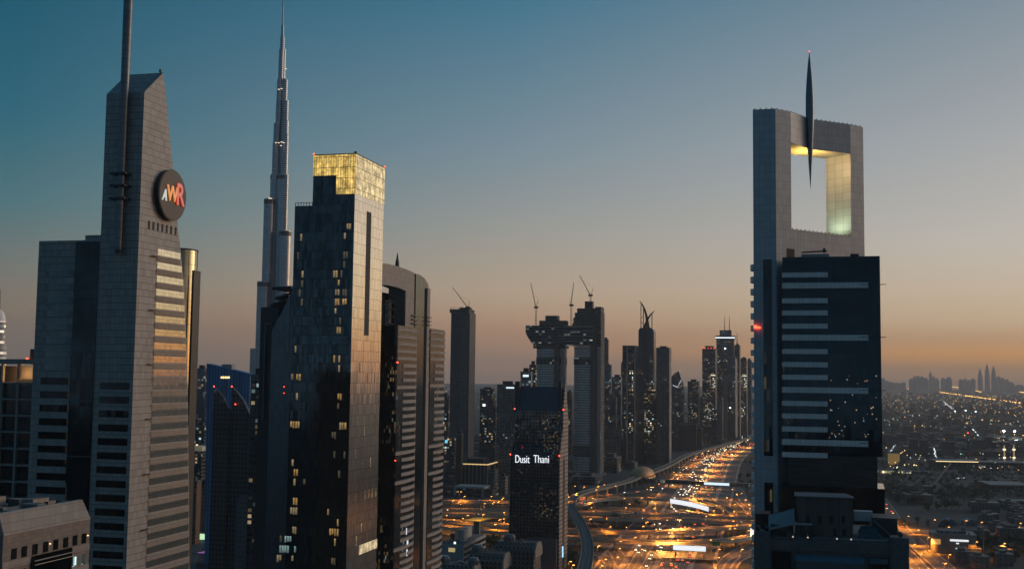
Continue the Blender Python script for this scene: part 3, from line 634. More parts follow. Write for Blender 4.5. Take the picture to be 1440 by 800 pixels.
# ================================================================== ROOF-TERRACE BUILDING in front of it
fr = Fr(1060, 760, 236)
t = fthing('terrace_building', 'grey tiled building with a roof terrace, ball-topped pillars and a brown gabled rooftop house', 'building', fr)
tile = facade('grey_tiles', (.12,.117,.117), .75, .75, .035, .035, (.06,.06,.06), .6, 0, .12, dirt=.35)
P = lambda px, py, y0=0: fr.front(px, py, y0)
xl, xr = P(1060, 760)[0], P(1278, 760)[0]; zd = P(1150, 757)[1]
MB().box(xl + .3, xr - .3, .4, 26, 0, zd).build('walls', tile, t)
for a, b, py in ((1060, 1083.5, 746), (1252, 1278, 755)):
    x0, z1 = P(a, py, -.6); x1, _ = P(b, py, -.6); MB().box(x0, x1, -.6, 3, 0, z1).build('corner_pier', tile, t)
    for xx in (x0 + .8, x1 - .8) if a < 1100 else (x0 + 2.0,): MB().loft([[(xx + .55*math.sin(f)*math.cos(i*.5236), .6 + .55*math.sin(f)*math.sin(i*.5236), z1 + .5 - .55*math.cos(f)) for i in range(12)] for f in (.15,.7,1.2,1.6,2.1,2.6,3.0)]).build('ball_finial', dark_metal, t, True)
x0, z1 = P(1083.5, 757, -.2); x1, _ = P(1252, 757, -.2)
box('parapet', tile, t, x0, x1, -.2, .4, P(1150,774)[1], z1)
for px in (1115, 1136, 1156, 1177, 1197, 1218):
    xx, zz = P(px, 755, -.3); box('merlon', tile, t, xx - .35, xx + .35, -.35, .45, z1, z1 + .45)
for px in (1115, 1136, 1177, 1197): xx, zz = P(px, 752, -.3); box('parapet_lamp', glow('pearl_lamp', (1,.75,.6), .6) if px == 1115 else bpy.data.materials['pearl_lamp'], t, xx - .14, xx + .14, -.1, .15, z1 + .46, z1 + .7)
# lower bays with barrel roof
blue = plain('blue_sheet', (.06,.14,.18), .35, .3, .4, .8)
xa, zq = P(1119, 781, -2); xb, _ = P(1215, 781, -2)
MB().exx([(-.3, zq), (-.8, zq + .15), (-1.4, zq - .2), (-1.8, zq - .9), (-1.8, zq - 1.2), (-.3, zq - 1.2)], xa, xb).build('barrel_roof', blue, t)
box('lower_wall', tile, t, xa, xb, -1.7, .1, 60, zq - 1.25)
box('bay_glass', black_glass, t, P(1086,790)[0], P(1112,790)[0], .2, .39, 60, P(1100,775)[1])
box('bay_glass', black_glass, t, P(1222,790)[0], P(1250,790)[0], .2, .39, 60, P(1240,784)[1])
box('blind', blue, t, P(1223,790)[0], P(1249,790)[0], .12, .19, P(1240,793)[1], P(1240,785)[1])
# brown gabled house
hb = facade('brown_render', (.115,.092,.078), 2.2, 7, .08, .05, (.04,.034,.03), .8, 0, .08, dirt=.4)
hx0, hz = P(1119, 698, 5); hx1, _ = P(1199, 698, 5)
MB().hexa([(hx0 + .6,5,zd),(hx1,5,zd),(hx1,9,zd),(hx0 + .6,9,zd)], [(hx0,5,hz),(hx1 + .0,5,hz),(hx1,9,hz),(hx0,9,hz)]).build('rooftop_house', hb, t)
MB().hexa([(hx0 - .3,4.6,hz),(hx1 + .3,4.6,hz),(hx1 + .3,9.4,hz),(hx0 - .3,9.4,hz)], [(hx0 - .3,4.6,hz + .25),(hx1 + .3,4.6,hz + .25),(hx1 - 1.2,9.4,hz + .6),(hx0 - .3,9.4,hz + .6)]).build('house_roof', plain('pale_roof', (.16,.165,.17), .55, .2, .3), t)
for px in (1136, 1153, 1169, 1186): x, z = P(px, 727, 4.9); box('house_window', void_black, t, x - .3, x + .3, 4.93, 4.99, z - 1.2, z + .3)
for px in (1174, 1187): x, z = P(px, 746, 4.9); box('house_door', void_black, t, x - .35, x + .35, 4.93, 4.99, z - 1.0, z + .4)
# sloped canopy on the left and conservatory
c0 = P(1080, 727, 3); c1 = P(1117, 715, 3); c2 = P(1117, 736, 0); c3 = P(1081, 744, 0)
MB().hexa([(c3[0],0,c3[1]-.2),(c2[0],0,c2[1]-.2),(c1[0],5,c1[1]-.2),(c0[0],5,c0[1]-.2)], [(c3[0],0,c3[1]),(c2[0],0,c2[1]),(c1[0],5,c1[1]),(c0[0],5,c0[1])]).build('sloped_canopy', plain('canopy_grey', (.24,.235,.23), .5, .1, .4), t)
cg = facade('conservatory_glass', (.06,.09,.09), .8, 1.4, .06, .06, (.02,.02,.02), .1, .5, .3, lit=.1, litc=(.5,.9,.8), lits=.4)
box('conservatory', cg, t, P(1084,750)[0], P(1116,750)[0], .6, 3, zd, P(1100,738)[1])
box('conservatory', cg, t, P(1118,750)[0], P(1142,750)[0], 2, 4.8, zd, P(1130,738,2)[1]); box('conservatory_frame', pale_concrete, t, P(1117,750)[0], P(1143,750)[0], 1.9, 4.9, P(1130,738,2)[1], P(1130,737,2)[1])
box('garden_wall', void_black, t, P(1062,730,6)[0], P(1082,730,6)[0], 6, 12, zd, P(1070,722,6)[1])
x0, z1 = P(1201, 718, 8); x1, _ = P(1227, 718, 8); box('white_unit', plain('white_box', (.45,.45,.46), .6), t, x0, x1, 8, 10, z1 - 2, z1)
x0, z1 = P(1205, 742, 3); x1, _ = P(1245, 742, 3)
MB().hexa([(x0,3,zd),(x1,3,zd),(x1,9,zd),(x0,9,zd)], [(x0 + 1,5,z1),(x1 - 2,5,z1 + .3),(x1 - 2,7,z1 + .3),(x0 + 1,7,z1)]).build('glazed_ridge', cg, t)
box('shed', dark_metal, t, P(1226,728,6)[0], P(1262,728,6)[0], 6, 14, zd, P(1240,728,6)[1])
MB().bar((P(1228,730,5)[0],5,P(1228,731,5)[1]), (P(1258,758,1)[0],1,P(1258,757,1)[1]), .12).build('sloped_rail', steel, t)
# ================================================================== NEEDLE-STEPPED SUPERTALL far behind
D = 2035; c0 = at(388, 430, D)
t = thing('supertall_tower', 'very tall stepped needle skyscraper rising to a thin spire', 'skyscraper', (c0.x, c0.y, 0))
burj = facade('fluted_steel', (.52,.57,.62), 1.6, 3.9, .25, 1.2, (.12,.13,.14), .3, .75, .10, rad=9, dirt=.3)
burjb = facade('mechanical_floor', (.10,.10,.105), 2.4, 3.9, .3, .6, (.04,.04,.04), .4, .5, .1, rad=9)
def tube(px, w, py, dy=0, name='tube', mat=burj, pyb=None):
    p = at(px, py, D + dy); r = w / 2 * mpp(D); x = p.x - c0.x; z = p.z
    lx = 0
    o = MB().cyl(0, 0, r, 0 if pyb is None else at(px, pyb, D + dy).z, z, 24).build(name, mat, t, True); o.location = (x, dy, 0); return o
spec = [(398,2.0,10,0),(397.6,4.2,36,0),(397.4,6.5,52,2),(398,9,70,0),(395.8,7,70,-6),(397,11,110,4),(393.2,7,112,-8),(400.5,9,112,-6),(397,14,142,2),(392.2,8,144,-10),(401.5,9.5,142,-10),
        (396.5,17,172,2),(390,10,174,-12),(401,11,170,-14),(388,9,201,-14),(396,20,200,0),(401.5,9.5,188,-16),(386,11,246,-10),(397.5,17,246,-14),(402,8,246,-18),(379,15,280,-20),(394,19,280,0),(401,17,325,-30),(371,18,396,-24),(358,12,490,-26)]
for px, w, py, dy in spec: tube(px, w, py, dy)
for px, w, py, dy in [(397.5,17.3,246,-14),(386,11.3,246,-10),(401,17.3,325,-30),(379,15.3,280,-20),(396,20.2,203,0),(371,18.2,396,-24)]: tube(px, w + .3, py + 1.5, dy, 'mechanical_band', burjb, py + 7)
p = at(398, 10, D); q = at(399, -8, D); MB().bar((p.x - c0.x, 0, p.z), (p.x - c0.x, 0, q.z + 20), 1.2, 8, .25).build('spire', steel, t)
burj_l = glow('crown_glow', (1,.8,.55), 1.3)
for px, py, dy in [(388,201,-14),(392,201,-12),(396,200,-14),(402,97,0),(396,125,-6),(392,126,-14),(379,279,-24),(381,279,-24),(395,205,-14),(399,201,-16)]:
    p = at(px, py, D - 22 + dy); MB().box(-1.5, 1.5, -1, 1, -.5, .5).build('crown_light', burj_l, t).location = (p.x - c0.x, p.y - c0.y, p.z)
# ================================================================== GABLED HOTEL TOWER with lettering (centre)
fr = Fr(786, 690, 885)
t = fthing('hotel_tower', 'dark gridded glass hotel tower with two stepped gables and white lit lettering', 'skyscraper', fr)
dg = facade('gridded_glass', (.05,.06,.07), 2.6, 2.6,   .20, .20, (.30,.29,.28), .09, .7, .35, dirt=.15, lit=.10, lits=1.6, wob=.03, ld=3)  # fine glow cells stand for sparkling reflections, painted into the glass
dw = facade('gable_cladding', (.36,.31,.275), 3.2, 3.2, .2, 1.5, (.13,.115,.105), .6, .1, .1)
S = lambda px, py: fr.side(px, py, 0); P = lambda px, py, y0=0: fr.front(px, py, y0)
W = P(717, 690)[0]; yl = S(797.5, 690)[0]
zl = S(785, 640)[1]; zg = S(790, 606)[1]; zu = P(724, 577, yl * .38)[1]; zp = P(727, 536, yl * .38)[1]
z620 = P(719, 641)[1]; zr1 = P(720, 621)[1]; a = yl * .38
z_e1 = z620; z_r1 = P(720, 622, a)[1]
MB().exx([(0,0),(0,z_e1),(a,z_r1),(a,0)], W, -.3).build('lower_block', dg, t)
xw2 = P(723.5, 590, a)[0]
z_e2 = P(724, 577, a)[1]; z_r2 = P(727, 545, yl*.5)[1]
MB().exx([(a,0),(a,z_e2),(yl*.62,z_r2),(yl,z_e2 - 6),(yl,0)], xw2, -.4).build('upper_block', dg, t)
MB().exx([(0,0),(0,z_e1),(a*.75,S(790,605)[1]),(a,z_r1),(a, z_e2),(yl*.62, P(785,531,yl*.62)[1]),(yl,z_e2-6),(yl,0)], -.28, .5).build('gable', dw, t)
MB().exx([(0,0),(0,z_e1),(a*.75,P(718,618,a*.75)[1]),(a,z_r1-2),(a,0)], W - .6, W - .02).build('gable', dw, t)
for px in (726.5, 785): 
    x, z = P(px, 536, a*1.1); MB().exx([(a, z_e2), (a + 1.5, z), (a + 5, z - 1), (a + 12, z_e2)], x - (1.2 if px < 750 else .0), x + 2.4).build('gable_fin', dark_metal, t)
sh = facade('roof_louvre', (.08,.10,.12), 1.3, 50, .35, 0, (.02,.025,.03), .3, .6, .1)
MB().hexa([(xw2 + 2,a - .3,z_e2 + .3),(-2,a-.3,z_e2 + .3),(-2,yl*.60,z_r2 + .1),(xw2 + 2,yl*.60,z_r2 + .1)], [(xw2 + 2,a - .3,z_e2 + .8),(-2,a-.3,z_e2 + .8),(-2,yl*.60,z_r2 + .9),(xw2 + 2,yl*.60,z_r2 + .9)]).build('sloped_louvres', sh, t)
box('glass_slot', void_black, t, P(748,690)[0] - .3, P(748,690)[0] + .9, -.12, -.02, 20, z_e1 - 4)
MB().exx([(yl*.38,0),(yl*.38,S(790,650)[1]),(yl*.5,S(790.5,640)[1]),(yl*.62,S(791,650)[1]),(yl*.62,0)], .5, .6).build('glass_slot', void_black, t)
hl = glow('white_lettering', (.9,.95,1), 1.25)
x1, z1 = P(725, 650); x2, _ = P(745, 650); l1 = letters('Dusit', hl, t, (x1, -.3, z1), (1,0,0), (0,0,1), 8.6, .3, bold=-.012); a0, b0 = wid(l1, 0)
for v in l1.data.vertices: v.co.x = x1 + (v.co.x - a0) * ((x2 - x1) / (b0 - a0))
x1, z1 = P(750.5, 650); x2, _ = P(772, 650); l1 = letters('Thani', hl, t, (x1, -.3, z1), (1,0,0), (0,0,1), 8.6, .3, bold=-.012); a0, b0 = wid(l1, 0)
for v in l1.data.vertices: v.co.x = x1 + (v.co.x - a0) * ((x2 - x1) / (b0 - a0))
box('podium', plain('hotel_podium', (.13,.12,.115), .7), t, W + 14, -1, -3, 0, 0, 26); box('entrance', void_black, t, W + 24, -14, -3.2, -3, 0, 18)
for py, c in ((768, 'blue_sign'), (776, 'blue_sign')): y, z = S(789.5, py); box('side_sign', glow('blue_sign', (.3,.6,1), 1.6) if py == 768 else bpy.data.materials['blue_sign'], t, .6, .9, y, y + 3, z - 4, z)
for x, y, z in ((W, 0, z_e1 + 1), (xw2, a, z_e2 + 1), (0, 0, z_e1 + 1), (.5, a, z_e2 + 1)): box('beacon', red_light, t, x - .4, x + .4, y - .4, y + .4, z, z + .8)
# ================================================================== TWIN TOWERS UNDER CONSTRUCTION with a bridge
fr = Fr(800, 560, 1765)
t = fthing('twin_tower', 'pair of unfinished round-fronted towers joined by a bulky sky bridge', 'skyscraper', fr)
tg = facade('new_cladding', (.62,.57,.52), 2.6, 3.9, .25, 1.2, (.14,.14,.14), .35, .25, .15, lit=.02, lits=3)
raw = facade('raw_floors', (.26,.225,.20), 4, 3.9, .8, .5, (.06,.055,.05), .9, 0, .3, (.02,.02,.02), (.15,.9,.4,.9), .8, 0, .16, (.95,1,.85), 1.6)
P = lambda px, py, y0=0: fr.front(px, py, y0)
def z_(py, px=800): return P(px, py)[1]
core_m = facade('core_concrete', (.13,.12,.11), 3, 3.9, .3, .6, (.05,.05,.05), .8, 0, .2)
for px0, px1, top, nm in ((753, 795, 490, 'left_shaft'), (806, 843, 487, 'right_shaft')):
    x0, x1 = P(px0, 560)[0], P(px1, 560)[0]; cx = (x0 + x1) / 2; rx = (x1 - x0) / 2
    el = lambda k=1.0: [(cx + rx*k*math.cos(a*math.pi/16), 6 + 17*k*math.sin(a*math.pi/16)) for a in range(32)]
    MB().prism(el(), 0, z_(top)).build('tower_shaft', tg, t, True)
    for a, b in ((503, 513), (625, 641)): MB().prism(el(1.03), z_(b), z_(a)).build('open_floor', raw, t)
    s0 = P(px0 + (.68 if px0 < 800 else .70) * (px1 - px0), 560)[0]; box('core_wall', core_m, t, s0, s0 + (7 if px0 < 800 else 8), -13, 10, 0, z_(452 if px0 < 800 else 455))
    box('side_fin', pale_concrete, t, s0 + 10, s0 + 15, -9, 10, 0, z_(top))
x0, x1 = P(742, 470)[0], P(846, 470)[0]
rawb = facade('steel_frame', (.30,.26,.235), 5, 4.4, .5, .6, (.04,.04,.04), .8, .2, .35, (.03,.03,.03), (.1,.95,.35,.9), .8, 0, .22, (.95,1,.85), 1.6)
MB().exy([(x0, z_(468)), (x0 + 3, z_(474)), (x0 + 10, z_(483)), (P(790,470)[0], z_(483)), (P(795,470)[0], z_(486)), (P(836,470)[0], z_(486)), (P(836,470)[0], z_(459)), (x0, z_(458))], -14, 22).build('sky_bridge', rawb, t)
for py in (459, 466, 473, 480): z = z_(py); box('bridge_slab', concrete, t, P(794,470)[0], P(836,470)[0], -15, -13.9, z - .8, z + .8)
box('bridge_core', raw, t, P(752,470)[0], P(797,470)[0], -10, 16, z_(490), z_(483))
box('core_top', raw, t, P(768,450)[0], P(785,450)[0], -6, 10, z_(458), z_(444)); box('deck_top', raw, t, P(760,450)[0], P(797,450)[0], -8, 14, z_(458), z_(451))
for i, (a, b, top) in enumerate([(807,846,455),(808,846,447),(810,846,440),(813,846,434),(838,846.5,432)]):
    xa_, xb_ = P(a, 450)[0], P(b, 450)[0]; box('stepped_floor', raw, t, xa_, xb_, -12 + i, 22 - i, z_(459), z_(top))
box('core_top', dark_metal, t, P(823,430)[0], P(834,430)[0], -4, 8, z_(436), z_(424))
box('service_tower', raw, t, P(836,470)[0], P(846.5,470)[0], -8, 24, 0, z_(440))
box('podium', raw, t, P(750,650)[0], P(848,650)[0], -20, 30, 0, z_(664))
cr_y = plain('crane_paint', (.42,.30,.20), .6, .1)
def crane(label, px, py_base, py_top, tip, cab_r, Y, tail):
    p = at(px, py_top, Y); zb = at(px, py_base, Y).z
    t = thing('tower_crane', label, 'crane', (p.x, p.y, zb), 0, 'tower cranes on the unfinished towers')
    H = p.z - zb; k = mpp(Y)
    mb = MB(); q = 1.0
    for sx in (-q, q):
        for sy in (-q, q): mb.bar((sx, sy, 0), (sx, sy, H), .35, 4)
    n = max(2, int(H / 4))
    for i in range(n):
        for s in (-1, 1): mb.bar((-q*s, -q, H*i/n), (q*s, -q, H*(i+1)/n), .2, 4); mb.bar((-q, -q*s, H*i/n), (-q, q*s, H*(i+1)/n), .2, 4)
    mb.build('crane_mast', cr_y, t)
    J = Vector(((tip[0]-px)*k, 0, (py_top - tip[1])*k)); mb = MB(); up_ = Vector((0, 0, 1)); d = J.normalized(); s_ = Vector((0, 1, 0)); nn = d.cross(s_)
    offs = [s_*.8, -s_*.8, nn*1.1]
    for o in offs: mb.bar(o, J + o*.3, .35, 4, .25)
    n = 10
    for i in range(n):
        for a in range(3): mb.bar(J*(i/n) + offs[a]*(1-.7*i/n), J*((i+1)/n) + offs[(a+1)%3]*(1-.7*(i+1)/n), .18, 4)
    mb.build('jib', cr_y, t, loc=(0, 0, H))
    tl = Vector(((tail[0]-px)*k, 0, (py_top - tail[1])*k)); mb = MB(); mb.bar((0, 0, 0), tl, .5, 4); mb.bar(tl, J*.75, .12, 4); mb.build('back_frame', cr_y, t, loc=(0, 0, H))
    MB().box(-3.4, 3.4, -1.5, 1.5, -1.6, 1.2).build('slewing_cab', dark_metal, t, loc=(0, 0, H))
    MB().bar(J, J + Vector((.2, 0, -k * 12)), .1, 4).build('hook_cable', dark_metal, t, loc=(0, 0, H))
crane('tower crane on the left unfinished twin tower, its jib raised steeply to the left', 754, 457, 432, (746, 397), 3, 1762, (757, 422))
crane('tower crane standing between the unfinished twin towers, jib nearly upright', 803.5, 457, 429, (806.5, 397), 3, 1768, (801, 424))
crane('tower crane on top of the right unfinished twin tower with slanting jib', 830.5, 425, 415, (815, 387), 3, 1766, (834.5, 405))
# ================================================================== SLIM TOWER UNDER CONSTRUCTION
fr = Fr(646, 560, 1830)
t = fthing('unfinished_tower', 'slim unfinished concrete tower with a crane on its roof', 'skyscraper', fr)
ut = facade('unfinished_floors', (.26,.25,.24), 3.2, 3.7, .5, .5, (.05,.05,.05), .85, 0, .25, (.03,.035,.04), (.2,.9,.2,.8), .4, .3, .015, (.9,1,.9), 1.5)
ut2 = facade('unfinished_side', (.26,.24,.22), 3.2, 3.7, .4, .5, (.08,.08,.08), .85, 0, .2, (.06,.06,.06), (.2,.8,.2,.8), .4, .3)
P = lambda px, py, y0=0: fr.front(px, py, y0)
x0, x1 = P(632.5, 560)[0], P(659, 560)[0]; zt = P(650, 440)[1]
box('shaft', ut, t, x0, x1, 0, 34, 0, zt); box('side_shaft', ut2, t, P(648,560)[0], P(656,560)[0], -3, 4, 0, zt - 6)
box('roof_deck', raw, t, x0 - 2, x1 - 1, -2, 30, zt, zt + 6); box('core_top', dark_metal, t, P(645,440)[0], P(660,440)[0], 4, 16, zt + 6, zt + 9)
for i in range(8): x = x0 + (x1 - x0) * i / 8; MB().bar((x, 0, zt + 6), (x, 0, zt + 10), .4, 4).build('starter_bar', dark_metal, t)
crane('tower crane on the slim unfinished tower, jib slanting up to the left', 658, 438, 432, (636, 404), 3, 1832, (660, 424))
# ================================================================== ROADS
def smooth(pts, step=9.0):
    P = [Vector(p) for p in pts]; P = [P[0]*2 - P[1]] + P + [P[-1]*2 - P[-2]]; out = []
    for i in range(1, len(P) - 2):
        a, b, c, d = P[i-1:i+3]; n = max(2, int((c - b).length / step))
        for k in range(n):
            t = k / n; out.append(.5*((2*b) + (c-a)*t + (2*a-5*b+4*c-d)*t*t + (3*b-a-3*c+d)*t**3))
    out.append(P[-2]); return out
def pxcurve(px, z=0.0, step=9.0, zs=None):
    return smooth([G(x, y, zs[i] if zs else z) for i, (x, y) in enumerate(px)], step)
def normals(c):
    out = []
    for i in range(len(c)):
        d = c[min(i+1, len(c)-1)] - c[max(i-1, 0)]; d.z = 0; d.normalize(); out.append(Vector((d.y, -d.x, 0)))
    return out
def ribbon(mb, c, o0, o1, dz0, dz1=None, a=0, b=None):
    """strip beside curve c between offsets o0..o1 (right positive); dz1 given: a slab between dz0 and dz1"""
    N = normals(c); b = len(c) if b is None else b
    L = [c[i] + N[i]*o0 for i in range(a, b)]; Rr = [c[i] + N[i]*o1 for i in range(a, b)]; n = b - a
    up = lambda v, z: (v.x, v.y, v.z + z)
    if dz1 is None:
        mb.add([up(p, dz0) for p in L] + [up(p, dz0) for p in Rr], [(i, n+i, n+i+1, i+1) for i in range(n-1)])
    else:
        mb.loft([[up(L[i], dz0), up(Rr[i], dz0), up(Rr[i], dz1), up(L[i], dz1)] for i in range(n)])
    return mb
def dashes(mb, c, off, w, on, offl, dz):
    N = normals(c); L = 0; s = 0
    for i in range(len(c) - 1):
        seg = (c[i+1] - c[i]).length; t = 0.0
        ph = (L % (on + offl))
        if ph < on: 
            p, q = c[i] + N[i]*off, c[i+1] + N[i+1]*off; n1, n2 = N[i]*w/2, N[i+1]*w/2
            mb.add([(v.x, v.y, v.z + dz) for v in (p-n1, p+n1, q+n2, q-n2)], [(0,1,2,3)])
        L += seg
paint = plain('road_paint', (.62,.60,.55), .6, 0, .3, 1)
verge_m = plain('verge_paving', (.34,.30,.25), .85, 0, .4, .3)
road_far = plain('road_surface', (.085,.078,.07), .7, 0, .45, .06)
med = [(915,812),(927,785),(943,758),(955,738),(964,722),(973,706),(982,690),(993,670),(1003,652.5),(1010,644.5),(1019,637.5),(1029,632),(1040,627),(1052,622),(1066,616.5),(1088,610)]
g0 = [G(*p) for p in med]; g0 = [g0[0] + (g0[0] - g0[2]) * 4] + g0
HW = smooth(g0, 6.0)
for o0, o1, nm in ((-25.5, -1.6, 'road'), (1.6, 25.5, 'road'), (-46, -29, 'service_road'), (29, 44, 'service_road')):
    tag(ribbon(MB(), HW, o0, o1, .02).build(nm, road_far), kind='structure')
for o0, o1 in ((-1.5, 1.5), (-28.9, -25.6), (25.6, 28.9), (-49, -46.1), (44.1, 47)):
    tag(ribbon(MB(), HW, o0, o1, 0, .14).build('verge', verge_m), kind='structure')
mb = MB()
for s in (-1, 1):
    for k in range(1, 6): dashes(mb, HW, s*(1.6 + k*4.0), .35, 6, 12, .03)
    for o in (2.3, 24.8): ribbon(mb, HW, s*o - .15, s*o + .15, .03)
tag(mb.build('lane_markings', paint), kind='structure')
def ground_road(px, w, dz=.028, name='slip_road', edge=True):
    c = pxcurve(px, 0, 6)
    tag(ribbon(MB(), c, -w/2, w/2, dz).build(name, road_far), kind='structure')
    if edge:
        mb = MB(); ribbon(mb, c, -w/2 - 1.3, -w/2, 0, .16); o = mb.build('kerb', verge_m); tag(o, kind='structure')
        mb = MB(); ribbon(mb, c, w/2, w/2 + 1.3, 0, .16); o = mb.build('kerb', verge_m); tag(o, kind='structure')
        mb = MB(); dashes(mb, c, 0, .3, 6, 6, dz + .012); tag(mb.build('lane_markings', paint), kind='structure')
    return c
slips = [ground_road(px, w, .026 + .005*i) for i, (px, w) in enumerate([
    ([(798,765),(835,765),(855,769),(868,779),(874,795),(873,815)], 10), ([(798,777),(835,777),(853,785),(859,797),(857,815)], 8),
    ([(1013,803),(1026,785),(1038,776),(1060,767),(1085,760)], 11), ([(1022,806),(1031,791),(1043,783),(1062,777),(1085,772)], 9),
    ([(806,714.5),(850,712.5),(905,715),(935,722)], 9), ([(798,709),(830,699),(870,694),(910,690),(945,686)], 9), ([(808,732),(830,735),(845,739),(860,747)], 8),
    ([(880,812),(893,795),(908,770),(921,748),(932,730),(944,712)], 9), ([(1040,704),(1052,715),(1060,727),(1075,738)], 10), ([(1030,676),(1040,690),(1047,705),(1062,716)], 9)])]
lawn_m = plain('lawn', (.022,.028,.018), .9, 0, .7, .12)
for poly in ([(790,806),(893,806),(922,775),(952,712),(968,687),(905,690),(806,712),(795,730)], [(986,806),(1085,806),(1085,618),(1062,629),(1046,646),(1030,668),(1008,712),(994,760)], [(590,700),(800,703),(796,770),(590,775)]):
    tag(MB().add([tuple(G(x, y, .012)) for x, y in poly], [tuple(range(len(poly)))]).build('lawn', lawn_m), kind='structure')
# elevated roads
deck_m = plain('deck_asphalt', (.07,.064,.058), .7, 0, .4, .08); par_m = plain('parapet_concrete', (.55,.47,.35), .8, 0, .3, .2)
def flyover(label, px, z, w, name='flyover', zs=None, pier_gap=34):
    c = pxcurve(px, z, 8, zs); o0 = c[len(c)//2]
    t = thing(name, label, 'flyover', (o0.x, o0.y, 0), 0, 'flyovers of the interchange')
    cc = [p - Vector((o0.x, o0.y, 0)) for p in c]
    ribbon(MB(), cc, -w/2, w/2, -1.5, 0).build('deck', deck_m, t)
    for s in (-1, 1):
        a, b = sorted((s*(w/2 + .35), s*w/2)); ribbon(MB(), cc, a, b, -1.7, 1.0).build('parapet', par_m, t)
    mb = MB(); dashes(mb, cc, 0, .3, 6, 6, .02)
    for s in (-1, 1): ribbon(mb, cc, s*(w/2 - .8) - .12, s*(w/2 - .8) + .12, .02)
    mb.build('lane_markings', paint, t)
    L = 0
    for i in range(1, len(cc)):
        L += (cc[i] - cc[i-1]).length
        if L > pier_gap and cc[i].z > 3:
            L = 0; p = cc[i]; MB().cyl(p.x, p.y, 1.0, 0, p.z - 2.3, 10).build('pier', par_m, t)
            d = (cc[i] - cc[i-1]).normalized(); n = Vector((d.y, -d.x, 0)) * w * .3
            MB().hexa([(p.x-n.x-d.x, p.y-n.y-d.y, p.z-2.4),(p.x+n.x-d.x, p.y+n.y-d.y, p.z-2.4),(p.x+n.x+d.x, p.y+n.y+d.y, p.z-2.4),(p.x-n.x+d.x, p.y-n.y+d.y, p.z-2.4)],
                      [(p.x-n.x*1.3-d.x, p.y-n.y*1.3-d.y, p.z-1.5),(p.x+n.x*1.3-d.x, p.y+n.y*1.3-d.y, p.z-1.5),(p.x+n.x*1.3+d.x, p.y+n.y*1.3+d.y, p.z-1.5),(p.x-n.x*1.3+d.x, p.y-n.y*1.3+d.y, p.z-1.5)]).build('pier_cap', par_m, t)
    return c
fly = [
 flyover('arching flyover ramp carrying a curved white screen on its side', [(590,704),(715,705),(806,709),(835,703),(865,700.5),(900,700),(945,702.5),(975,707),(1000,713),(1010,719),(1013,725)], 8, 10, zs=[7,7,7,8,8,8,8,8,6,3,.5]),
 flyover('wide dark flyover crossing the highway, the farther of a parallel pair', [(590,715.5),(715,717),(820,720),(900,722),(980,724),(1070,727.5)], 8.5, 15),
 flyover('wide dark flyover crossing the highway, the nearer of a parallel pair', [(590,722),(715,724),(820,727.5),(900,730),(980,731.5),(1070,735)], 8, 15),
 flyover('flyover with its side lit bright yellow, crossing the highway beyond the lowest one', [(590,729),(715,738),(800,744.5),(890,748),(960,745.5),(1070,738)], 7.5, 12),
 flyover('lowest orange-lit flyover crossing the highway, nearest the viewer and behind the flat white screen', [(590,737),(715,748),(820,756),(880,760),(960,761.5),(1020,759),(1070,751)], 7.5, 11),
 flyover('short curved ramp dropping to the highway beside the curved screen', [(985,702.5),(1005,707.5),(1022,714),(1030,721),(1032,727)], 5, 8, zs=[8,7,5,2.5,.4]),
]
led = glow('white_screen', (.93,.96,1), .95)
# curved LED screen on the first ramp
t = thing('led_screen', 'long curved white illuminated screen along the side of the arching ramp', 'billboard', G(975,709,6), 0, 'white lit advertising screens')
c = pxcurve([(948,703.2),(962,705.2),(975,707.6),(990,711),(1004,715)], 7.5, 6, zs=[8.5,8.5,8.5,8,7.5]); o0 = Vector(t.location)
N_ = normals(c); cc = [p - o0 + n*5.9 for p, n in zip(c, N_)]
mb = MB(); mb.loft([[(p.x, p.y, p.z - 3.2), (p.x + n.x*.5, p.y + n.y*.5, p.z - 3.2), (p.x + n.x*.5, p.y + n.y*.5, p.z + 2.6), (p.x, p.y, p.z + 2.6)] for p, n in zip(cc, N_)]); mb.build('frame', dark_metal, t)
mb = MB(); mb.add([q for p, n in zip(cc, N_) for q in ((p.x + n.x*.55, p.y + n.y*.55, p.z - 2.9), (p.x + n.x*.55, p.y + n.y*.55, p.z + 2.3))], [(2*i, 2*i+2, 2*i+3, 2*i+1) for i in range(len(cc)-1)]); mb.build('screen', led, t)
def screen(label, pa, pb, z, h, tilt=0, legs=True, mat=led, gap=0):
    a, b = G(*pa, z), G(*pb, z); m_ = (a + b) / 2; d = b - a; L = d.length
    t = thing('led_screen', label, 'billboard', (m_.x, m_.y, 0), math.atan2(d.y, d.x), 'white lit advertising screens')
    box('frame', dark_metal, t, -L/2 - .3, L/2 + .3, 0, .8, z - h/2 - .3, z + h/2 + .3)
    box('screen', mat, t, -L/2, L/2, -.06, -.01, z - h/2, z + h/2)
    if legs:
        for s in (-.42, .42): MB().cyl(L*s, .4, .45, 0, z - h/2 - .3, 8).build('leg', steel, t)
    return t
screen('flat white illuminated screen spanning the highway in front of the lowest flyover', (946.5,769), (992.5,771.5), 8, 4.2)
screen('white illuminated screen partly hidden by the grey portal tower', (1055,748), (1066,752), 11, 8)
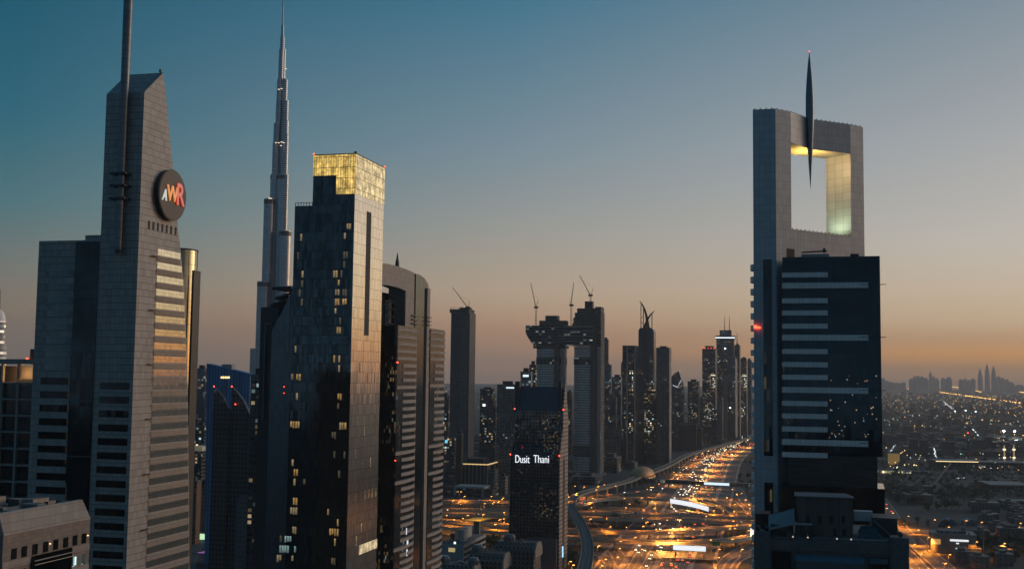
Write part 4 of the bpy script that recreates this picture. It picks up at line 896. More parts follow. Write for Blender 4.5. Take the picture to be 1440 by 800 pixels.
# green direction sign on a gantry
a_, b_ = G(1000,775,0), G(1018,776,0); d_ = b_ - a_; t = thing('sign_gantry', 'green direction sign board on a steel gantry right of the flat white screen', 'road sign', (a_.x, a_.y, 0), math.atan2(d_.y, d_.x)); L_ = d_.length
for x in (0, L_): MB().cyl(x, 0, .3, 0, 8.4, 8).build('post', steel, t)
box('beam', steel, t, 0, L_, -.25, .25, 7.6, 8.2); box('board', plain('sign_green', (.01,.14,.07), .5), t, L_*.1, L_*.7, -.5, -.3, 5.4, 8.8); box('board', plain('sign_yellow', (.6,.4,.03), .5), t, L_*.72, L_*.95, -.5, -.3, 6.2, 8.4)
# footbridge from the station across the highway
a, b = G(908,675.5,9), G(1062,682.5,9); d = b - a
t = thing('footbridge', 'enclosed footbridge from the metro station across the highway with a lit sign', 'bridge', (a.x, a.y, 0), math.atan2(d.y, d.x)); L = d.length
box('deck', concrete, t, 0, L, -2.5, 2.5, 6.3, 7.2); box('roof', steel, t, 0, L, -2.8, 2.8, 11.2, 12.0)
fbg = facade('footbridge_glass', (.08,.09,.09), 2.5, 20, .3, 0, (.1,.09,.08), .15, .3, .2, lit=.25, litc=(.9,.95,.7), lits=.6)
box('glass_wall', fbg, t, 0, L, -2.4, 2.4, 7.25, 11.15)
for i in range(7): x = L * (i + .5) / 7; MB().cyl(x, 0, .8, 0, 6.3, 8).build('pier', concrete, t)
sx0 = L * (992 - 908) / 154; sx1 = L * (1027 - 908) / 154
box('lit_sign', glow('bridge_screen', (.75,.9,1), 1.1), t, sx0, sx1, -2.75, -2.5, 7.6, 10.9)
# ------------------------------------------------------------------ metro viaduct and station
vz = 11
V1 = pxcurve([(812,835),(822,799),(825.5,779),(825,760),(817,737),(809,724),(803.5,715),(803.5,705.5),(810,697),(825,691),(843,686.5),(865,681),(885,675.5),(899,669.5)], vz, 7)
V2 = pxcurve([(899,669.5),(918,663),(932,657.5),(946,651),(957,644.5),(968,639.5),(984,634.5),(1005,628.5),(1030,622),(1056,615),(1080,609)], vz, 9)
VC = V1 + V2[1:]
o0 = VC[len(VC)//2]
t = thing('metro_viaduct', 'raised metro viaduct winding in an S past the hotel tower and along the highway', 'viaduct', (o0.x, o0.y, 0))
cc = [p - Vector((o0.x, o0.y, 0)) for p in VC]
ribbon(MB(), cc, -4.6, 4.6, -2.0, 0).build('deck', plain('viaduct_deck', (.09,.09,.09), .8), t)
for s in (-1, 1):
    a, b = sorted((s*5.1, s*4.6)); ribbon(MB(), cc, a, b, -1.6, 1.1).build('parapet', plain('viaduct_parapet', (.28,.25,.21), .8) if s < 0 else bpy.data.materials['viaduct_parapet'], t)
    a, b = sorted((s*2.9, s*1.3)); ribbon(MB(), cc, a, b, .005, .25).build('track', plain('track_bed', (.05,.05,.05), .6) if s < 0 else bpy.data.materials['track_bed'], t)
    for o in (1.5, 2.7): ribbon(MB(), cc, s*o - .12, s*o + .12, .26, .42).build('rail', steel, t)
L = 0
for i in range(1, len(cc)):
    L += (cc[i] - cc[i-1]).length
    if L > 33: L = 0; p = cc[i]; MB().cyl(p.x, p.y, 1.1, 0, p.z - 2.6, 10).build('pier', par_m, t); MB().cyl(p.x, p.y, 1.1, p.z - 2.6, p.z - 2.0, 10, 2.8).build('pier_head', par_m, t)
p = G(902, 670, 9)
i0 = min(range(len(VC)), key=lambda i: (VC[i].xy - p.xy).length); d = VC[i0+3] - VC[i0-3]
t = thing('metro_station', 'metro station under a golden shell-shaped roof', 'station', (VC[i0].x, VC[i0].y, 0), math.atan2(d.y, d.x))
gold = plain('golden_shell', (.75,.33,.12), .5, .2, .2, .05)
rings = []
for k in range(17):
    u_ = -1 + 1.62*k/16; w_k = max(.03, (1 - abs(u_)**2.2)) ; hw = 16*w_k**.45; hh = 13.5*w_k**.6 + .3
    rings.append([(30*u_, hw*math.cos(math.pi*j/14), 9.5 + hh*math.sin(math.pi*j/14)**.85) for j in range(15)])
mb = MB(); mb.loft(rings, cap=False, closed=False); o = mb.build('shell_roof', gold, t, True)
so = o.modifiers.new('thick', 'SOLIDIFY'); so.thickness = .5
box('concourse', dark_glass, t, -24, 24, -10, 10, 3, 9.4); box('platform', concrete, t, -27, 27, -13, 13, 9.45, 10.2)
for x in (-20, -7, 7, 20):
    for y in (-8, 8): MB().cyl(x, y, .9, 0, 3, 8).build('column', concrete, t)
for x in range(-18, 19, 9): box('platform_light', warm_light, t, x, x + 2.5, -14.2, -14.0, 8.6, 9.1)
# access building beside the station with its tall panel
# ================================================================== LAMPS
head_m = glow('sodium_head', (1,.40,.07), 5.5); headw_m = glow('warm_white_head', (1,.52,.15), 6.5)
SOD = (1.0, .33, .03)
def lamp_post(double, H, label, group):
    t = thing('street_lamp', label, 'street lamp', (0,0,0), 0, group)
    MB().cyl(0, 0, .16, 0, H, 6, .09).build('pole', steel, t)
    for s in ((-1, 1) if double else (1,)):
        MB().bar((0,0,H - .1), (1.9*s,0,H + .25), .09, 5).build('arm', steel, t)
        MB().box(1.3*s - .75, 1.3*s + .75, -.3, .3, H - .05, H + .26).build('lamp_head', headw_m if double else head_m, t)
    return t
LAMPS = []
protos = {}
def put_lamp(px, py, double, label, group, power=0, H=None, zb=0):
    H = H or (17 if double else 13); p = G(px, py, H + zb); key = (double, H)
    if key not in protos: protos[key] = lamp_post(double, H, label, group); t = protos[key]
    else: t = copy_tree(protos[key])
    t['label'] = label; t['group'] = group; t.location = (p.x, p.y, zb); t.rotation_euler = (0, 0, -R(AZ))
    if power: LAMPS.append((p.x, p.y, p.z - .6, power, double))
    return t
gm_ = 'double lamps along the highway median'
near_l = [(927,774),(943,749),(955,730.6),(973,697),(981,682)]
labs = ['double street lamp on the median beside the flat white screen', 'double street lamp on the median between the lowest flyover and the yellow-lit one', 'double street lamp on the median just before the parallel dark flyovers',
        'double street lamp on the median left of the curved screen, between ramp and footbridge', 'double street lamp on the median just before the footbridge']
for (x, y), l in zip(near_l, labs): put_lamp(x, y, True, l, 'highway median lamps before the footbridge', 60000)
for x, y in [(987,670.5),(992,661),(997.5,653),(1002,646),(1009.5,639),(1018.5,632),(1028,627.5),(1039.5,622.5),(1051.5,618)]:
    put_lamp(x, y, True, 'double street lamp on the highway median beyond the footbridge', 'highway median lamps beyond the footbridge', 70000)
put_lamp(917, 685, True, 'double street lamp beside the road left of the highway under the footbridge', 'lamps by the footbridge', 30000)
Z1 = lambda X, Y: (780 + X/4.966, 640 + Y/4.966)
zone = [('orange street lamp among the dark lawns between the arching ramp and the parallel flyovers', 'lamps between ramp and parallel flyovers', [(515,340),(690,335),(690,370),(805,345),(490,365),(640,465),(600,300),(480,300)], 6000),
        ('orange street lamp in the strip between the parallel flyovers and the yellow-lit flyover', 'lamps between parallel flyovers and yellow flyover', [(380,498),(610,495),(245,443),(1020,522),(1250,510),(1240,458),(1215,512),(1355,490),(700,515),(900,500)], 6000),
        ('orange street lamp between the yellow-lit flyover and the lowest flyover', 'lamps between the two nearest flyovers', [(555,572),(450,600),(1345,525),(1230,585),(700,600),(850,590),(1080,590)], 6000),
        ('orange street lamp by the ramps below the lowest flyover', 'lamps below the lowest flyover', [(300,630),(445,650),(430,710),(345,725),(1300,655),(1140,655),(1110,785),(1135,712),(600,655),(320,770),(100,740),(120,765)], 9000),
        ('orange street lamp at the right edge of the highway between ramp and footbridge', 'lamps right of the highway before the footbridge', [(1105,385),(1325,310),(1350,345),(1340,405),(1195,295),(1265,270),(1245,390)], 6500),
        ('orange street lamp beside the metro viaduct near the station', 'lamps beside the viaduct', [(135,215),(200,220),(260,300),(300,215),(340,205),(150,265),(90,290),(420,215),(720,200)], 9000)]
for l, g, pts, pw in zone:
    for X, Y in pts: put_lamp(*Z1(X, Y), False, l, g, pw)
Z4 = lambda X, Y: (610 + X/5.714, 660 + Y/5.714)
for X, Y in [(148,247),(198,257),(240,215),(400,272),(475,263),(515,255),(550,228),(600,262),(455,215),(210,178)]:
    put_lamp(*Z4(X, Y), False, 'orange street lamp behind the flyovers left of the gabled hotel tower', 'lamps behind the flyovers left of the hotel', 9000)
for X, Y in [(265,368),(390,360),(153,402),(225,393),(525,400),(483,440)]:
    put_lamp(*Z4(X, Y), False, 'orange street lamp among the ramps left of the hotel, around the yellow canopy', 'lamps by the yellow canopy', 8000)
Z6 = lambda X, Y: (930 + X/6.664, 600 + Y/6.664)
for X, Y in [(235,375),(200,398),(170,425),(140,450),(105,478),(110,425),(160,380),(270,310),(315,295),(330,275),(380,245),(440,225),(495,215),(590,190)]:
    put_lamp(*Z6(X, Y), False, 'street lamp along the service road under the metro viaduct beyond the station', 'lamps along the far viaduct', 15000, 11)
for X, Y in [(655,585),(700,635),(780,685),(810,725),(820,765),(680,725),(605,665),(745,620)]:
    put_lamp(*Z6(X, Y), False, 'street lamp on the slip roads right of the highway, beside the grey portal tower', 'lamps beside the portal tower', 8000)
Z8 = lambda X, Y: (1230 + X/6.667, 680 + Y/6.667)
for X, Y in [(103,228),(160,273),(305,303),(398,432),(493,500),(425,655),(690,662),(650,745),(360,567)]:
    put_lamp(*Z8(X, Y), False, 'orange street lamp on the diagonal road right of the portal tower', 'lamps on the diagonal road', 26000)
for X, Y in [(552,337),(683,405),(848,345),(993,360),(1355,370),(1205,558),(945,543)]:
    put_lamp(*Z8(X, Y), False, 'tall orange street lamp in the dark lots behind the low building with the white sign', 'lamps in the dark lots', 8000, 14)
def deck_lamps(c, w, gap, label, group, pw, z):
    pw *= .8
    N = normals(c); L = gap * .4; k = 0
    for i in range(1, len(c)):
        L += (c[i] - c[i-1]).length
        if L > gap:
            L = 0; k += 1; p = c[i] + N[i] * (w/2 + .2) * (1 if k % 2 else -1); key = (False, 11)
            if key not in protos: protos[key] = lamp_post(False, 11, label, group); t = protos[key]
            else: t = copy_tree(protos[key])
            t['label'] = label; t['group'] = group; t.location = (p.x, p.y, p.z); d = N[i] * (-1 if k % 2 else 1); t.rotation_euler = (0, 0, math.atan2(d.y, d.x))
            LAMPS.append((p.x + d.x*1.5, p.y + d.y*1.5, p.z + 10.5, pw, False))
deck_lamps(fly[1], 15, 62, 'orange lamp standing on the parapet of the farther parallel flyover', 'lamps on the farther parallel flyover', 8000, 8)
deck_lamps(fly[2], 15, 62, 'orange lamp standing on the parapet of the nearer parallel flyover', 'lamps on the nearer parallel flyover', 8000, 8)
deck_lamps(fly[3], 12, 50, 'orange lamp standing on the yellow-lit flyover', 'lamps on the yellow-lit flyover', 9000, 8)
deck_lamps(fly[4], 11, 55, 'orange lamp standing on the lowest flyover', 'lamps on the lowest flyover', 9000, 8)
deck_lamps(fly[0], 10, 60, 'orange lamp standing on the arching ramp flyover', 'lamps on the arching ramp', 7000, 8)
for x, y, z, pw, db in LAMPS:
    lamp('lamp_light', (x, y, z), pw*2.3, (1,.42,.08) if db else SOD, None, .6, 164, (x, y, z - 5))
# roads on the right
rr = [ground_road(px, w, .028 + .004*i) for i, (px, w) in enumerate([([(1236,700),(1248,717),(1262,738),(1285,760),(1312,784),(1345,812)], 15), ([(1232,724),(1250,752),(1275,779),(1305,812)], 13), ([(1240,762),(1262,787),(1284,812)], 10), ([(1262,744),(1300,746.5),(1345,748),(1445,752)], 10)])]
flyover('yellow-lit flyover wall right of the portal tower, beside the low building with the white sign', [(1240,748),(1265,751),(1290,753),(1316,754.5),(1330,756)], 7, 12, zs=[7,7,7,6.5,6])
# ================================================================== CARS
paintm = {n: plain('car_paint_' + n, c, .3, .3, .1) for n, c in (('white', (.6,.6,.58)), ('silver', (.3,.3,.31)), ('black', (.03,.03,.035)), ('red', (.25,.03,.02)))}
tyre = plain('tyre', (.02,.02,.02), .9); cgl = plain('car_glass', (.02,.025,.03), .1, .4)
hl_m = glow('headlight_glow', (1,.90,.70), 9); tl_m = glow('taillight_glow', (1,.10,.02), 7)
def car_proto(col, suv):
    t = thing('car', 'car', 'car'); h = 1.75 if suv else 1.42
    prof = [(-2.3,.35),(2.3,.35),(2.3,.78),(1.25,.92),(.55,h),(-1.45 if not suv else -2.0,h),(-2.1,.98),(-2.3,.9)]
    MB().exx(prof, -.9, .9).build('body', paintm[col], t)
    MB().exx([(1.2,.95),(.55,h-.08),(-1.4,h-.08),(-2.0,1.0)], -.92, .92).build('window', cgl, t)
    for x in (-.82, .82):
        for y in (-1.4, 1.4):
            MB().loft([[(x + e, y + .33*math.cos(i*math.pi/5), .33 + .33*math.sin(i*math.pi/5)) for i in range(10)] for e in (-.1, .12)]).build('wheel', tyre, t)
    for s in (-.6, .6):
        box('headlight', hl_m, t, s - .28, s + .28, 2.28, 2.36, .5, .86); box('taillight', tl_m, t, s - .28, s + .28, -2.36, -2.28, .55, .92)
    return t
cps = [car_proto('white', False), car_proto('silver', True), car_proto('black', False), car_proto('white', True), car_proto('red', False)]; used = set()
rc = random.Random(5)
HL = [0.0]
for i in range(1, len(HW)): HL.append(HL[-1] + (HW[i] - HW[i-1]).length)
HN = normals(HW)
def on_curve(c, N, s, off):
    L = 0
    for i in range(len(c) - 1):
        seg = (c[i+1] - c[i]).length
        if L + seg >= s: return c[i].lerp(c[i+1], (s - L)/seg) + N[i]*off, (c[i+1] - c[i]).normalized()
        L += seg
    return c[-1] + N[-1]*off, (c[-1] - c[-2]).normalized()
def put_car(p, d, label, group, z=.03):
    k = rc.choice((0,0,1,2,3,3,2,4)) 
    if k not in used: used.add(k); t = cps[k]
    else: t = copy_tree(cps[k])
    t.location = (p.x, p.y, p.z + z); t.rotation_euler = (0, 0, math.atan2(-d.x, d.y)); t['label'] = label; t['group'] = group
    return t
# distance along the highway measured by picture height
def s_of(px, py): p = G(px, py); return HL[min(range(len(HW)), key=lambda i: (HW[i].xy - p.xy).length)]
S0, S1, S2, S3, S4, S5 = s_of(925,796), s_of(943,762), s_of(955,740), s_of(972,712), s_of(984,684), s_of(1060,619)
segs = [(S0, S1, 'below the flat white screen', 10, 13), (S1, S2, 'between the lowest flyover and the yellow-lit flyover', 6, 5), (S2, S3, 'between the yellow-lit flyover and the arching ramp', 7, 4), (S3, S4, 'between the arching ramp and the footbridge', 26, 8)]
taken = []
def free(s, o, gap=8):
    for a, b in taken:
        if abs(a - s) < gap and abs(b - o) < 2.5: return False
    taken.append((s, o)); return True
for a, b, where, n1, n2 in segs:
    for side, n in ((-1, n1), (1, n2)):
        k = 0; tries = 0
        while k < n and tries < 400:
            tries += 1; s = rc.uniform(a, b); o = side*(3.6 + 4.0*rc.randint(0, 5))
            if not free(s, o): continue
            p, d = on_curve(HW, HN, s, o); k += 1
            if side < 0: put_car(p, -d, 'oncoming car with white headlights ' + where, 'oncoming cars ' + where)
            else: put_car(p, d, 'departing car with red tail lights ' + where, 'departing cars ' + where)
for side, n in ((-1, 95), (1, 85)):
    k = 0
    while k < n:
        s = S4 + 15 + (S5 - S4) * rc.random()**.8; o = side*(3.6 + 4.0*rc.randint(0, 5))
        if not free(s, o): continue
        p, d = on_curve(HW, HN, s, o); k += 1
        if side < 0: put_car(p, -d, 'car with white headlights coming towards the viewer beyond the footbridge', 'oncoming cars beyond the footbridge')
        else: put_car(p, d, 'car with red tail lights driving away beyond the footbridge', 'departing cars beyond the footbridge')
def cars_on(c, n, w, label, group, both=True):
    N = normals(c); L = sum((c[i+1] - c[i]).length for i in range(len(c) - 1))
    for i in range(n):
        s = L * (i + rc.random()) / n; sd = rc.choice((-1, 1)) if both else 1
        p, d = on_curve(c, N, s, sd*w); put_car(p, d if sd > 0 else -d, label, group)
cars_on(fly[1], 8, 3.2, 'car on the farther of the parallel dark flyovers', 'cars on the farther parallel flyover')
cars_on(fly[2], 7, 3.2, 'car on the nearer of the parallel dark flyovers', 'cars on the nearer parallel flyover')
cars_on(fly[0], 5, 2.2, 'car on the arching ramp flyover', 'cars on the arching ramp')
cars_on(slips[3], 2, 2.2, 'car on the ground-level loop ramp at the foot of the portal tower', 'cars on the loop ramp by the portal tower')
cars_on(slips[5], 9, 2.2, 'car on the side road below the metro station', 'cars on the side road below the station')
cars_on(rr[0], 5, 3.2, 'car on the diagonal road right of the portal tower', 'cars on the diagonal road')
sv = [p + n*-37 for p, n in zip(HW, HN)]
ii = [i for i in range(len(HW)) if S4 < HL[i] < S5]; svc = sv[ii[0]:ii[-1]]
cars_on(svc, 22, 2.0, 'car on the service road between highway and viaduct beyond the footbridge', 'cars on the far service road')
# ================================================================== BACKGROUND TOWERS
rb = random.Random(21)
def bgmat(name, wall, glass, cw, ch, lit=.05, lits=2.0, g=(.12,.88,.2,.8), gm=.7, wr=.6):
    return facade(name, wall, cw, ch, .3, .4, tuple(c*.5 for c in wall), wr, .05, .15, glass, g, .12, gm, lit, (1,.72,.38), lits, dirt=.25, cool=.3)
bm1 = bgmat('tower_dark', (.07,.07,.075), (.05,.06,.07), 3.2, 3.6, .20, 1.0); bm2 = bgmat('tower_blue', (.08,.10,.12), (.07,.10,.13), 3, 3.6, .16, .9, (.04,.96,.1,.9))
bm3 = bgmat('tower_grey', (.17,.165,.16), (.05,.06,.07), 4, 3.8, .14, 1.1, (.25,.75,.25,.75)); bm4 = bgmat('tower_tan', (.26,.22,.19), (.06,.06,.065), 3.6, 3.6, .05, 2.2, (.2,.8,.3,.75))
bm5 = bgmat('tower_lit', (.10,.10,.105), (.05,.06,.07), 3.4, 3.6, .32, 1.1); bm6 = bgmat('low_rise_wall', (.20,.18,.16), (.05,.05,.055), 4, 3.6, .12, 1.8, (.2,.8,.3,.75))
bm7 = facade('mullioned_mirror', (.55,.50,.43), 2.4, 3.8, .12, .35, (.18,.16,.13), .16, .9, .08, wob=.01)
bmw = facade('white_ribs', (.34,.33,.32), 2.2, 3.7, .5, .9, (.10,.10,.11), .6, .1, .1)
def tower(label, pxl, pxc, pxr, top, Y, mf, ms=None, name='office_tower', cat='skyscraper', group=None, crown=1, depth=None, az=AZ, topr=None):
    fr = Fr(pxc, min(560, top + 60), Y, az); t = fthing(name, label, cat, fr, group)
    x0 = fr.front(pxl, 560)[0]; zt = fr.front(pxc, top)[1]
    y1 = fr.side(pxr, 560)[0] if pxr > pxc + .3 else (depth or -x0 * .9)
    y1 = max(8, min(y1, 90)); zr = zt if topr is None else fr.front(pxl, topr)[1]
    MB().exy([(x0,0),(0,0),(0,zt),(x0,zr)], 0, y1).build('shaft', mf, t)
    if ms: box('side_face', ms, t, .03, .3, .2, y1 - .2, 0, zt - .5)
    w = -x0
    if crown and topr is None:
        box('parapet', bm3, t, x0 - .3, .3, -.3, y1 + .3, zt, zt + 1.6)
        box('plant_room', dark_metal, t, x0 + w*.25, x0 + w*.75, y1*.25, y1*.75, zt + 1.6, zt + 4 + 3*rb.random())
    return t, fr, x0, y1, zt
# --- cluster along the highway, centre right
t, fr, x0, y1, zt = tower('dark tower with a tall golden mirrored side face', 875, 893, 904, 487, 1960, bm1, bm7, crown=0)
box('corner_fin', pale_concrete, t, fr.front(881,560)[0], fr.front(883,560)[0], -.8, -.05, 0, zt); box('corner_fin', pale_concrete, t, -1.4, .4, -.8, -.05, 0, zt + 1); box('coping', dark_metal, t, x0, .4, -.4, y1, zt, zt + 1.5)
for px in (886, 890): x = fr.front(px, 560)[0]; box('glass_strip', bm5, t, x - 1.5, x + 1, -.3, -.05, 0, zt - 4)
# crescent-crowned tower
fr = Fr(918, 540, 2010); t = fthing('crescent_tower', 'dark tower crowned by two curved crescent horns between thin posts', 'skyscraper', fr)
xl = fr.front(897.5,560)[0]; zt = fr.front(908,461)[1]; w = -xl
MB().exy([(xl,0),(1.5,0),(1.5,zt-6),(-.5,zt-2),(-3,zt),(xl+3,zt),(xl+1,zt-2),(xl,zt-6)], 0, 30).build('shaft', bm2, t)
dark_rib = plain('dark_rib', (.05,.05,.055), .4, .5)
for k in (.3, .62): box('rib', dark_rib, t, xl + w*k, xl + w*k + 1.2, -1, -.05, 0, zt)
for px, a, b in ((914.5, 560, 640), (924, 580, 660)): x, z = fr.front(px, a, -1.2); box('lit_strip', warm_light if px > 920 else bm5, t, x - .5, x + .6, -1.4, -1.1, fr.front(px, b)[1], z)
box('lower_wing', bm5, t, fr.front(907,600)[0], fr.front(924,600)[0], -6, -1.3, 0, fr.front(912,548)[1])
def horn(parent, pts, w0, mat, y0=6, y1=10):
    mb = MB(); n = len(pts); rings = []
    for i, (px, py) in enumerate(pts):
        x, z = fr.front(px, py); a = fr.front(*pts[max(0,i-1)]); b = fr.front(*pts[min(n-1,i+1)]); d = Vector((b[0]-a[0], b[1]-a[1])).normalized(); nn = Vector((-d.y, d.x)) * w0 * (1 - .85*i/(n-1))
        rings.append([(x-nn.x, y0, z-nn.y), (x+nn.x, y0, z+nn.y), (x+nn.x, y1, z+nn.y), (x-nn.x, y1, z-nn.y)])
    mb.loft(rings).build('crescent_horn', mat, parent)
horn(t, [(911,463),(909.5,452),(908,443),(905.5,434),(902,427),(899,423)], 3.0, dark_rib); horn(t, [(904,463),(907,454),(910,447),(914,441),(919,436.5)], 2.6, dark_rib, 12, 16)
for px, py in ((900.5,427),(904,431),(916,440)): x, z = fr.front(px, py); box('crown_post', dark_rib, t, x - .7, x + .7, 8, 9.4, zt, z)
for py in (446, 454): z = fr.front(905,py)[1]; box('crown_rung', dark_rib, t, fr.front(900,py)[0], fr.front(904.5,py)[0], 8.2, 9, z, z + .8)
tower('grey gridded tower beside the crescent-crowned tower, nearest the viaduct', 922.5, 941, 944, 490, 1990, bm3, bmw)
# sail-shaped
fr = Fr(961, 560, 2600); t = fthing('sail_tower', 'blue glass tower with a pointed sail-like sloping top', 'skyscraper', fr); Q = lambda a, b: fr.front(a, b)
MB().exy([Q(944,640),Q(944,530),Q(948,525),Q(954.5,521.5),Q(958,533),Q(961,549),Q(962,640)], 0, 30).build('sail_body', bm2, t)
MB().exy([Q(946,542),Q(953,545),Q(958,535),Q(957.2,534),Q(953,543.4),Q(946,541)], -.6, -.05).build('lit_curve', plain('pale_curve', (.5,.5,.5), .4, 0, .1, 1, (.8,.9,1), .5), t)
tower('plain dark box tower just right of the sail-topped tower', 967, 982, 984, 537, 2700, bm1)
t, fr, x0, y1, zt = tower('broad tower with stepped shoulders and small red roof lights, many windows lit', 987.5, 1006, 1008.5, 491, 2700, bm5, bmw)
for i in range(5): x = x0 * (1 - i/4.5); box('beacon', red_light, t, x, x + 1.2, -.2, .8, zt + 1.7, zt + 3)
box('upper_step', bm1, t, x0*.8, x0*.2, 3, y1 - 3, zt, zt + 8)
# ring-crowned tower with twin masts
fr = Fr(1033, 560, 2800); t = fthing('ring_crown_tower', 'tall tower with a lit ring near its top and twin masts', 'skyscraper', fr); Q = lambda a, b: fr.front(a, b)
xa, xb = Q(1007.5,560)[0], Q(1032,560)[0]
box('shaft', bm5, t, xa, xb, 0, 36, 0, Q(1020,477)[1]); box('ring', bm3, t, xa - 2, xb + 3, -3, 39, Q(1020,476.5)[1], Q(1020,472)[1]); z = Q(1020,475.5)[1]; box('ring_light', glow('ring_light_white', (.85,.95,1), 1.6), t, xa - 2.2, xb + 3.2, -3.3, -3.05, z, z + 2.4)
box('upper_shaft', bm2, t, Q(1012,560)[0], Q(1028.5,560)[0], 6, 30, Q(1020,471.9)[1], Q(1020,464)[1])
for px in (1018.3, 1025.3): x = Q(px, 450)[0]; MB().bar((x, 14, Q(px,464)[1]), (x, 14, Q(px,444)[1]), 1.2, 6, .35).build('mast', pale_concrete, t)
for a, b, top, mt in ((1010.5,1016.5,530,bm1),(1018,1023,528,bmw),(1024,1030.5,500,bm2)): box('front_bay', mt, t, Q(a,560)[0], Q(b,560)[0], -8, -.05, 0, Q(a,top)[1])
for px, py in ((1027,573),(1033,571),(1020,490)): x, z = Q(px, py); box('flood_light', glow('flood_white', (.85,.95,1), 3.5) if px == 1027 else bpy.data.materials['flood_white'], t, x - 1.8, x + 1.8, -9.2, -8.4, z - 1.5, z + 1.5)
t, fr, x0, y1, zt = tower('narrow stepped tower with scaffold mast right of the ring-crowned tower', 1033, 1040, 1041.5, 486, 2850, bm1, bmw)
MB().bar((x0*.5, 8, zt), (x0*.5, 8, zt + 32), 1.6, 4, .6).build('scaffold_mast', steel, t)
tower('tower with a pale vertical edge in front of the ring-crowned tower', 1030, 1034, 1037, 504, 2760, bm2, bmw)
t, fr, x0, y1, zt = tower('rounded-top tower close to the portal tower', 1041.5, 1050, 1051.5, 506, 2900, bm5, None, crown=0)
MB().exy([(x0 - .2, zt), (.2, zt), (-1, zt + 5), (x0*.45, zt + 8), (x0 + 1, zt + 4)], 1, y1 - 1).build('rounded_top', bm2, t)
tower('distant grey slab tower partly hidden by the portal tower', 1050, 1057, 1058, 507, 3100, bm3)
for a, b, top, Y, l, mt in [(1000,1012,580,2650,'low dark block at the foot of the broad lit tower',bm1),(1008,1016,560,2600,'short slab at the foot of the ring-crowned tower',bm3),(984,988,560,3000,'thin distant tower left of the broad lit tower',bm2),(944,953,606,2350,'low lit block below the sail-topped tower',bm5),(954,979,597,2350,'pale glass low block below the plain box tower',bm2),(979,987,603,2400,'small dark block right of the pale glass low block',bm1)]:
    tower(l, a, b, b + 1, top, Y, mt, name='office_block', cat='building')
# --- behind the twin towers
for a, b, c, top, Y, l, mt in [(847.5,855,856,478,2500,'tall slim blue tower rising right of the unfinished twin towers',bm2),(848,859,860.5,514,2400,'blue tower in front of the tall slim blue one, right of the twin towers',bm2),(860,873,876,531,2300,'dark bluish tower left of the golden-sided tower',bm2),(873,877,877.5,511,2650,'thin hazy tower directly behind the golden-sided tower',bm3),(797.5,804,805,552,2200,'dark tower seen through the gap under the sky bridge',bm1),(846,851,852,500,3000,'hazy tower just right of the right twin tower',bm3),(850,866,868,560,2250,'short blue slab between twin towers and golden-sided tower',bm2)]:
    tower(l, a, b, c, top, Y, mt)
t, fr, x0, y1, zt = tower('pale glass office tower with a lit sign band at its top, behind the gabled hotel', 731.5, 746, 748, 524, 1500, bm2, bmw)
box('sign_band', glow('sign_band_white', (.8,.95,1), 1.1), t, x0*.75, x0*.2, -.3, -.05, zt - 5.5, zt - 2.6)
tower('darker tower just behind the pale glass office tower', 744, 753, 754, 514, 1620, bm1)
# --- centre left
t, fr, x0, y1, zt = tower('wide grey tower with a small white roof sign left of the gabled hotel', 699, 727, 729, 542, 1540, bm3)
box('sign_band', bpy.data.materials['sign_band_white'], t, x0*.55, x0*.15, -.3, -.05, zt - 4, zt - 2)
t, fr, x0, y1, zt = tower('stepped dark tower with a bright white floodlight, right of the slim unfinished tower', 675, 694, 697, 548, 1750, bm1)
x, z = fr.front(680.5, 569.5, -2); box('flood_light', bpy.data.materials['flood_white'], t, x - 1.6, x + 1.6, -2, -1, z - 1.6, z + 1.6)
tower('dark slab with a sloping roof in front of the stepped floodlit tower', 679, 697, 699, 572, 1640, bm1, topr=578)
tower('pale-windowed block left of the slim unfinished tower', 621, 631, 633, 557, 1900, bm5)
t, fr, x0, y1, zt = tower('dark glass office block with a small blue lit logo', 618, 640, 641, 615, 1490, bm5, None, 'office_block', 'building', crown=0)
x, z = fr.front(628, 620.5, -.3); MB().cyl(x, 0, 1, 0, 1, 6) ; box('logo', glow('blue_logo', (.15,.6,.9), 1.2), t, x - 2, x + 1.2, -.35, -.05, z - 2, z + 2)
tower('dark windowless slab between the blue-logo block and the lit-cornice office', 641, 650, 651, 612, 1500, plain('slab_dark', (.07,.068,.066), .7), None, 'office_block', 'building')
t, fr, x0, y1, zt = tower('dark colonnaded office with a golden lit cornice', 651, 687, 701, 652, 1500, facade('colonnade', (.15,.14,.13), 5.2, 60, 1.4, 0, (.22,.20,.18), .6, 0, .1, (.03,.03,.035), (.3,1,.0,1), .2, .4, .02), None, 'office_block', 'building', crown=0)
box('lit_cornice', glow('cornice_glow', (1,.66,.25), .8), t, x0, .3, -.5, -.1, zt - 1.6, zt - .3); box('lit_cornice', bpy.data.materials['cornice_glow'], t, .1, .5, 0, y1, zt - 1.6, zt - .3); box('roof_block', dark_metal, t, x0*.85, x0*.2, 6, y1*.7, zt, zt + 6)
fr = Fr(690, 690, 1420); t = fthing('portal_frame_block', 'dark low building inside a pale square portal frame, behind the flyovers', 'building', fr); Q = lambda a, b: fr.front(a, b)
xa, xb = Q(618,690)[0], Q(692,690)[0]; zt = Q(655,684)[1]
box('glass_box', bm1, t, xa, xb, .6, 30, 0, zt - 2); 
for px in (639.5, 679): x = Q(px,690)[0]; box('portal_leg', pale_concrete, t, x - 1.4, x + 1.4, -.5, .55, 0, zt - 2)
box('portal_head', pale_concrete, t, Q(638,690)[0], Q(681,690)[0], -.5, 30, zt - 1.95, zt + .4)
